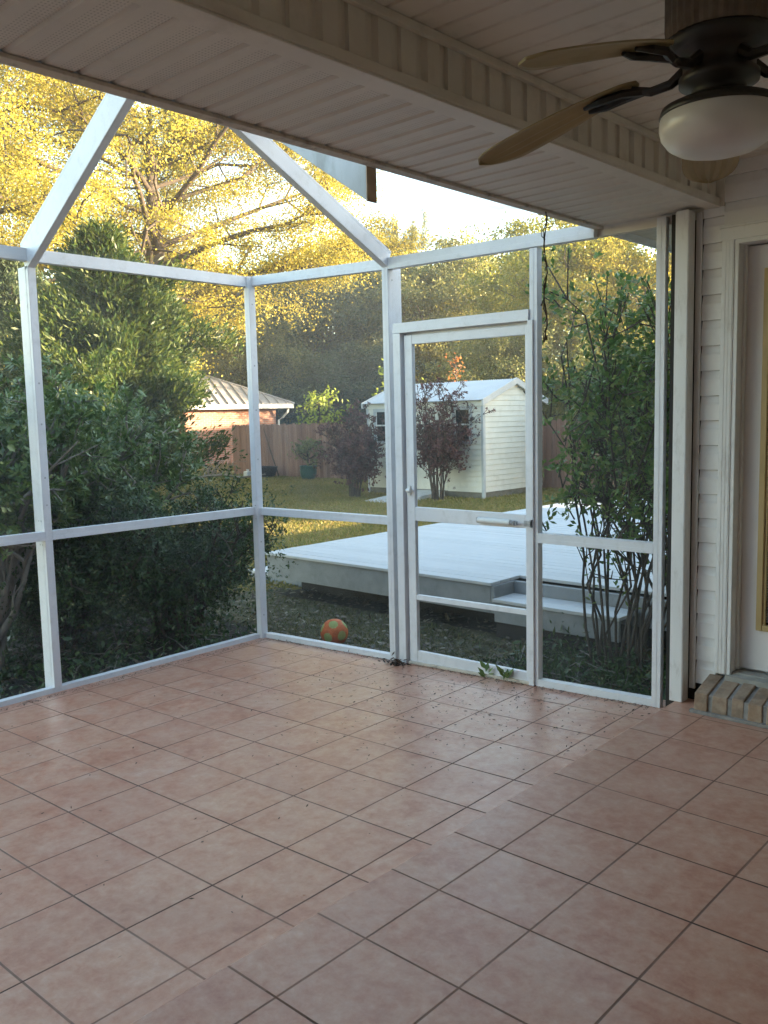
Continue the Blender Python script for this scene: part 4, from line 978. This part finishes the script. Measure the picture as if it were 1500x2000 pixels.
m = MB(); m.tube([(0,0,0),(.25,.0,.55),(.42,.02,1.0),(.62,.03,1.5)], [.025,.02,.016,.010], 6); o = m.build('leaning_stick', M['bark_dark']); o.location = (-17.15,16.25,-.25); o.rotation_euler = (0,0,math.pi); tag(o, 'thin dark stick leaning on the board fence', 'stick')

# ------------------------------------------------------------------ grass, litter, little things
def scatter_ok(x, y):
    ok = ~((x > -3.2) & (x < 2.3) & (y > 4.0) & (y < 11.4)); ok &= ~((x > -1.64) & (y < 2.74)); ok &= ~((x > -4.2) & (x < -1.6) & (y < 2.95)) | (np.sin(x*31)*np.sin(y*27) > .8); ok &= ~((x > .15) & (y < 4.1)) | (np.sin(x*31)*np.sin(y*27) > .7); ok &= ~((x > XA) & (x < XB) & (y > YA) & (y < YB)); return ok
n = 190000; x = rng.uniform(-12, 3.0, n); y = 2.6 + rng.uniform(0,1,n)**1.5*11.0
k = scatter_ok(x, y) & (x < 1.9); x, y = x[k], y[k]
patch = np.sin(x*1.7+np.sin(y*1.3)*2)+np.sin(y*2.3+x*.7); k = rng.uniform(size=len(x)) < .62+.25*patch; x, y = x[k], y[k]; n = len(x)
L = rng.uniform(.03,.075,n)
for sel, mt, lb in ((y < 4.5, 'grass_green', 'shade-darkened green patchy grass just outside the screens'), (y >= 4.5, 'grass', 'short patchy lawn grass around the deck')):
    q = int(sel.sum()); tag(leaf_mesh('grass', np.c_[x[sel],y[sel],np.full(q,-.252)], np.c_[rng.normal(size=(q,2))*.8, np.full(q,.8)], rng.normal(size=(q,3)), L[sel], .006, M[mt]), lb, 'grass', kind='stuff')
n = 150000; x = rng.uniform(-22, -3, n); y = rng.uniform(4, 16.3, n); k = scatter_ok(x, y); x, y = x[k], y[k]; n = len(x)
tag(leaf_mesh('grass', np.c_[x,y,np.full(n,-.252)], np.c_[rng.normal(size=(n,2))*.8, np.full(n,.7)], rng.normal(size=(n,3)), rng.uniform(.04,.09,n), .014, M['grass']), 'short grass of the far lawn', 'grass', kind='stuff')
n = 9000; x = rng.uniform(-6, 1.9, n); y = rng.uniform(.2, 4.6, n); k = ~((x > -1.64) & (y < 2.74)); x, y = x[k], y[k]; n = len(x)
tag(leaf_mesh('leaf_litter', np.c_[x,y,rng.uniform(-.245,-.21,n)], np.c_[rng.normal(size=(n,2)), rng.normal(size=n)*.25], np.c_[rng.normal(size=(n,2))*.35, np.ones(n)], rng.uniform(.03,.085,n), rng.uniform(.012,.035,n), M['litter']), 'dead leaves on the ground outside the screens', 'leaf litter', kind='stuff')
def undergrowth(name, label, x0, x1, y0, y1, n, hmax, mats, lnr, wdr, seed):
    rg = np.random.default_rng(seed); nc = n//14; cx, cyy = rg.uniform(x0,x1,nc), rg.uniform(y0,y1,nc); i = rg.integers(0,nc,n)
    p = np.c_[cx[i]+rg.normal(size=n)*.05, cyy[i]+rg.normal(size=n)*.05, -.245+np.abs(rg.normal(0,hmax*.45,n))*rg.uniform(.3,1,nc)[i]]
    k = (p[:,0] > x0-.1) & (p[:,0] < x1) & (p[:,1] > y0); p = p[k]; n = len(p)
    tag(leaf_mesh(name, p, rg.normal(size=(n,3))+np.array([0,0,.35]), rg.normal(size=(n,3))+np.array([0,0,.7]), rg.uniform(*lnr,n), rg.uniform(*wdr,n), M[mats]), label, 'undergrowth', kind='stuff')
undergrowth('undergrowth', 'dark low weeds and ivy under the left shrubs', -4.2, -1.66, -1.5, 2.8, 9000, .30, 'lf_box', (.03,.08), (.012,.035), 21)
undergrowth('undergrowth', 'low weeds round the foot of the privet', .25, 1.85, 2.74, 4.0, 4200, .24, 'lf_box', (.03,.09), (.01,.025), 22)
m = MB(); rg = np.random.default_rng(31)
for k in range(150):
    x_, y_ = (rg.uniform(-3.6,-1.72), rg.uniform(-.6,2.75)) if k < 105 else (rg.uniform(.2,1.8), rg.uniform(2.78,3.9))
    a_ = rg.uniform(0,6.28); l = rg.uniform(.12,.5); z_ = rg.uniform(-.235,-.16)
    q = [np.array([x_,y_,z_]), np.array([x_+math.cos(a_)*l*.5,y_+math.sin(a_)*l*.5,z_+rg.uniform(0,.06)]), np.array([x_+math.cos(a_)*l,y_+math.sin(a_)*l,z_+rg.uniform(-.02,.08)])]
    if max(p_[0] for p_ in q) < -1.68 or (min(p_[0] for p_ in q) > .1 and min(p_[1] for p_ in q) > 2.72): m.tube(q, [.005,.004,.0015], 4, cap=False)
tag(m.build('twigs', M['bark_grey']), 'fallen grey twigs under the shrubs', 'twigs', kind='stuff')
# crumbs and bits on the tiles, thickest by the door
n = 1050; u = rng.uniform(size=n); x = np.where(u < .88, rng.normal(.75, .75, n), rng.uniform(-1.4, 1.8, n)); y = np.where(u < .88, 2.50-np.abs(rng.normal(0, .55, n)), rng.uniform(-.5, 2.5, n))
k = (x > -1.42) & (x < 1.84) & (y > -.8) & (y < 2.52); x, y = x[k], y[k]; n = len(x)
tag(leaf_mesh('floor_debris', np.c_[x,y,zlow(x,y)+.004], np.c_[rng.normal(size=(n,2)), rng.normal(size=n)*.15], np.c_[rng.normal(size=(n,2))*.3, np.ones(n)], rng.uniform(.006,.026,n), rng.uniform(.003,.009,n), M['debris']), 'crumbs of dry leaf and twig on the tiles', 'debris', kind='stuff')
n = 800; x = rng.uniform(-1.44, -1.37, n); y = rng.uniform(-1.0, 2.5, n)
x2 = rng.uniform(-1.4, 1.75, n); y2 = 2.555-np.abs(rng.normal(0,.018,n)); x = np.r_[x, x2]; y = np.r_[y, y2]; n = len(x)
tag(leaf_mesh('edge_dirt', np.c_[x,y,zlow(x,y)+.003], np.c_[rng.normal(size=(n,2)), rng.normal(size=n)*.1], np.c_[rng.normal(size=(n,2))*.2, np.ones(n)], rng.uniform(.006,.03,n), rng.uniform(.003,.008,n), M['debris']), 'fine dirt along the bottom rails', 'dirt', kind='stuff')
n = 90; p = rng.normal(size=(n,3))*np.array([.05,.025,.012]); p[:,2] = np.abs(p[:,2]) + .004
o = leaf_mesh('leaf_pile', p, rng.normal(size=(n,3))*np.array([1,1,.3]), np.array([0,0,1.])+rng.normal(size=(n,3))*.5, rng.uniform(.02,.05,n), rng.uniform(.008,.02,n), M['debris'])
o.location = (-.03,2.50,zlow(0,2.5)); tag(o, 'little heap of dark dead leaves at the foot of the door post', 'leaf pile')
def weed(label, loc, n, seed):
    rg = np.random.default_rng(seed); a_ = rg.uniform(0,6.28,n); ax = np.c_[np.cos(a_)*.7, np.sin(a_)*.5-.2, rg.uniform(.2,1,n)]
    o = leaf_mesh('weed', np.c_[rg.normal(size=n)*.012, rg.normal(size=n)*.008, rg.uniform(.0,.05,n)], ax, np.array([0,-.6,1.])+rg.normal(size=(n,3))*.3, rg.uniform(.05,.085,n), rg.uniform(.02,.032,n), M['lf_pitto']); o.location = loc; tag(o, label, 'weed')
weed('bigger green weed sprouting under the screen door', (.80,2.548,zlow(.8,2.55)), 12, 2)
weed('smaller weed sprouting just left of the bigger one under the screen door', (.66,2.546,zlow(.66,2.55)), 7, 3)
# dry vine hanging from the eave
m = MB(); p = []
for i in range(16):
    u = i/15; p.append((1.402+.006*math.sin(u*17), 2.04+.006*math.cos(u*15), 2.512-.62*u))
m.tube(p, [.0022+.0026*math.sin(i*1.3)**2 for i in range(16)], 6); m.tube([(p[k][0]+.008*math.sin(k*2.1), p[k][1]-.006, p[k][2]) for k in range(16)], .0026, 5)
m.tube([(1.402,2.04,2.38),(1.388,2.03,2.395),(1.385,2.03,2.415),(1.40,2.03,2.43),(1.445,2.03,2.432)], .0022, 5)
for k in range(10): q = p[6+k//2*2 if 6+k//2*2 < 16 else 15]; m.tube([q, (q[0]+random.uniform(-.015,.015), q[1]+random.uniform(-.01,.01), q[2]-.03)], .003, 4)
tag(m.build('dry_vine', M['vine']), 'dry brown twisted vine hanging down from the soffit edge', 'vine')
m = MB(); m.tube([(-1.47,2.515,2.528),(-1.475,2.48,2.50),(-1.475,2.455,2.475)], [.006,.005,.004], 5); m.tube([(-1.475,2.455,2.475),(-1.475,2.45,2.455)], [.012,.009], 8); m.tube([(-1.47,2.50,2.525),(-1.472,2.495,2.47),(-1.472,2.50,2.44)], .003, 5)
tag(m.build('hook', M['bark_grey']), 'small hook with a dangling end under the corner of the top rail', 'hook')

b = MB(); b.box(-80, 60, -30, 90, -1.3, 26); hz = NT('air_haze'); hz.t.nodes.remove(hz.b)
pvn = hz.n('ShaderNodeVolumePrincipled'); pvn.inputs['Color'].default_value = (.92,.93,.95,1); pvn.inputs['Density'].default_value = HAZE; pvn.inputs['Anisotropy'].default_value = .2
hz.l(pvn.outputs[0], hz.out.inputs['Volume']); tag(b.build('haze', hz.m), kind='stuff')
# ------------------------------------------------------------------ light
sd = Vector((.836*math.cos(R_(6.2)), .549*math.cos(R_(6.2)), math.sin(R_(6.2)))).normalized()
sun = bpy.data.lights.new('Sun', 'SUN'); so = bpy.data.objects.new('Sun', sun); COL.objects.link(so)
sun.energy = 4.6; sun.angle = R_(.6); sun.color = (1.0, .80, .52)
so.rotation_euler = sd.to_track_quat('Z', 'Y').to_euler(); so.location = (20,10,15)
w = bpy.data.worlds.new('World'); scene.world = w; w.use_nodes = True; nt = w.node_tree
sky = nt.nodes.new('ShaderNodeTexSky'); sky.sky_type = 'NISHITA'; sky.sun_disc = False; sky.sun_elevation = R_(6.2); sky.sun_rotation = math.atan2(.836, .549)
sky.air_density = 1.0; sky.dust_density = .4; sky.ozone_density = 1.0
bg = nt.nodes['Background']; nt.links.new(sky.outputs[0], bg.inputs[0]); bg.inputs[1].default_value = .15
vs = scene.view_settings; vs.view_transform = 'Standard'; vs.look = 'None'; vs.gamma = 1; vs.exposure = 3.25; vs.use_curve_mapping = False
cy = scene.cycles; cy.max_bounces = 10; cy.diffuse_bounces = 5; cy.transparent_max_bounces = 16; cy.use_denoising = True; cy.sample_clamp_indirect = 8
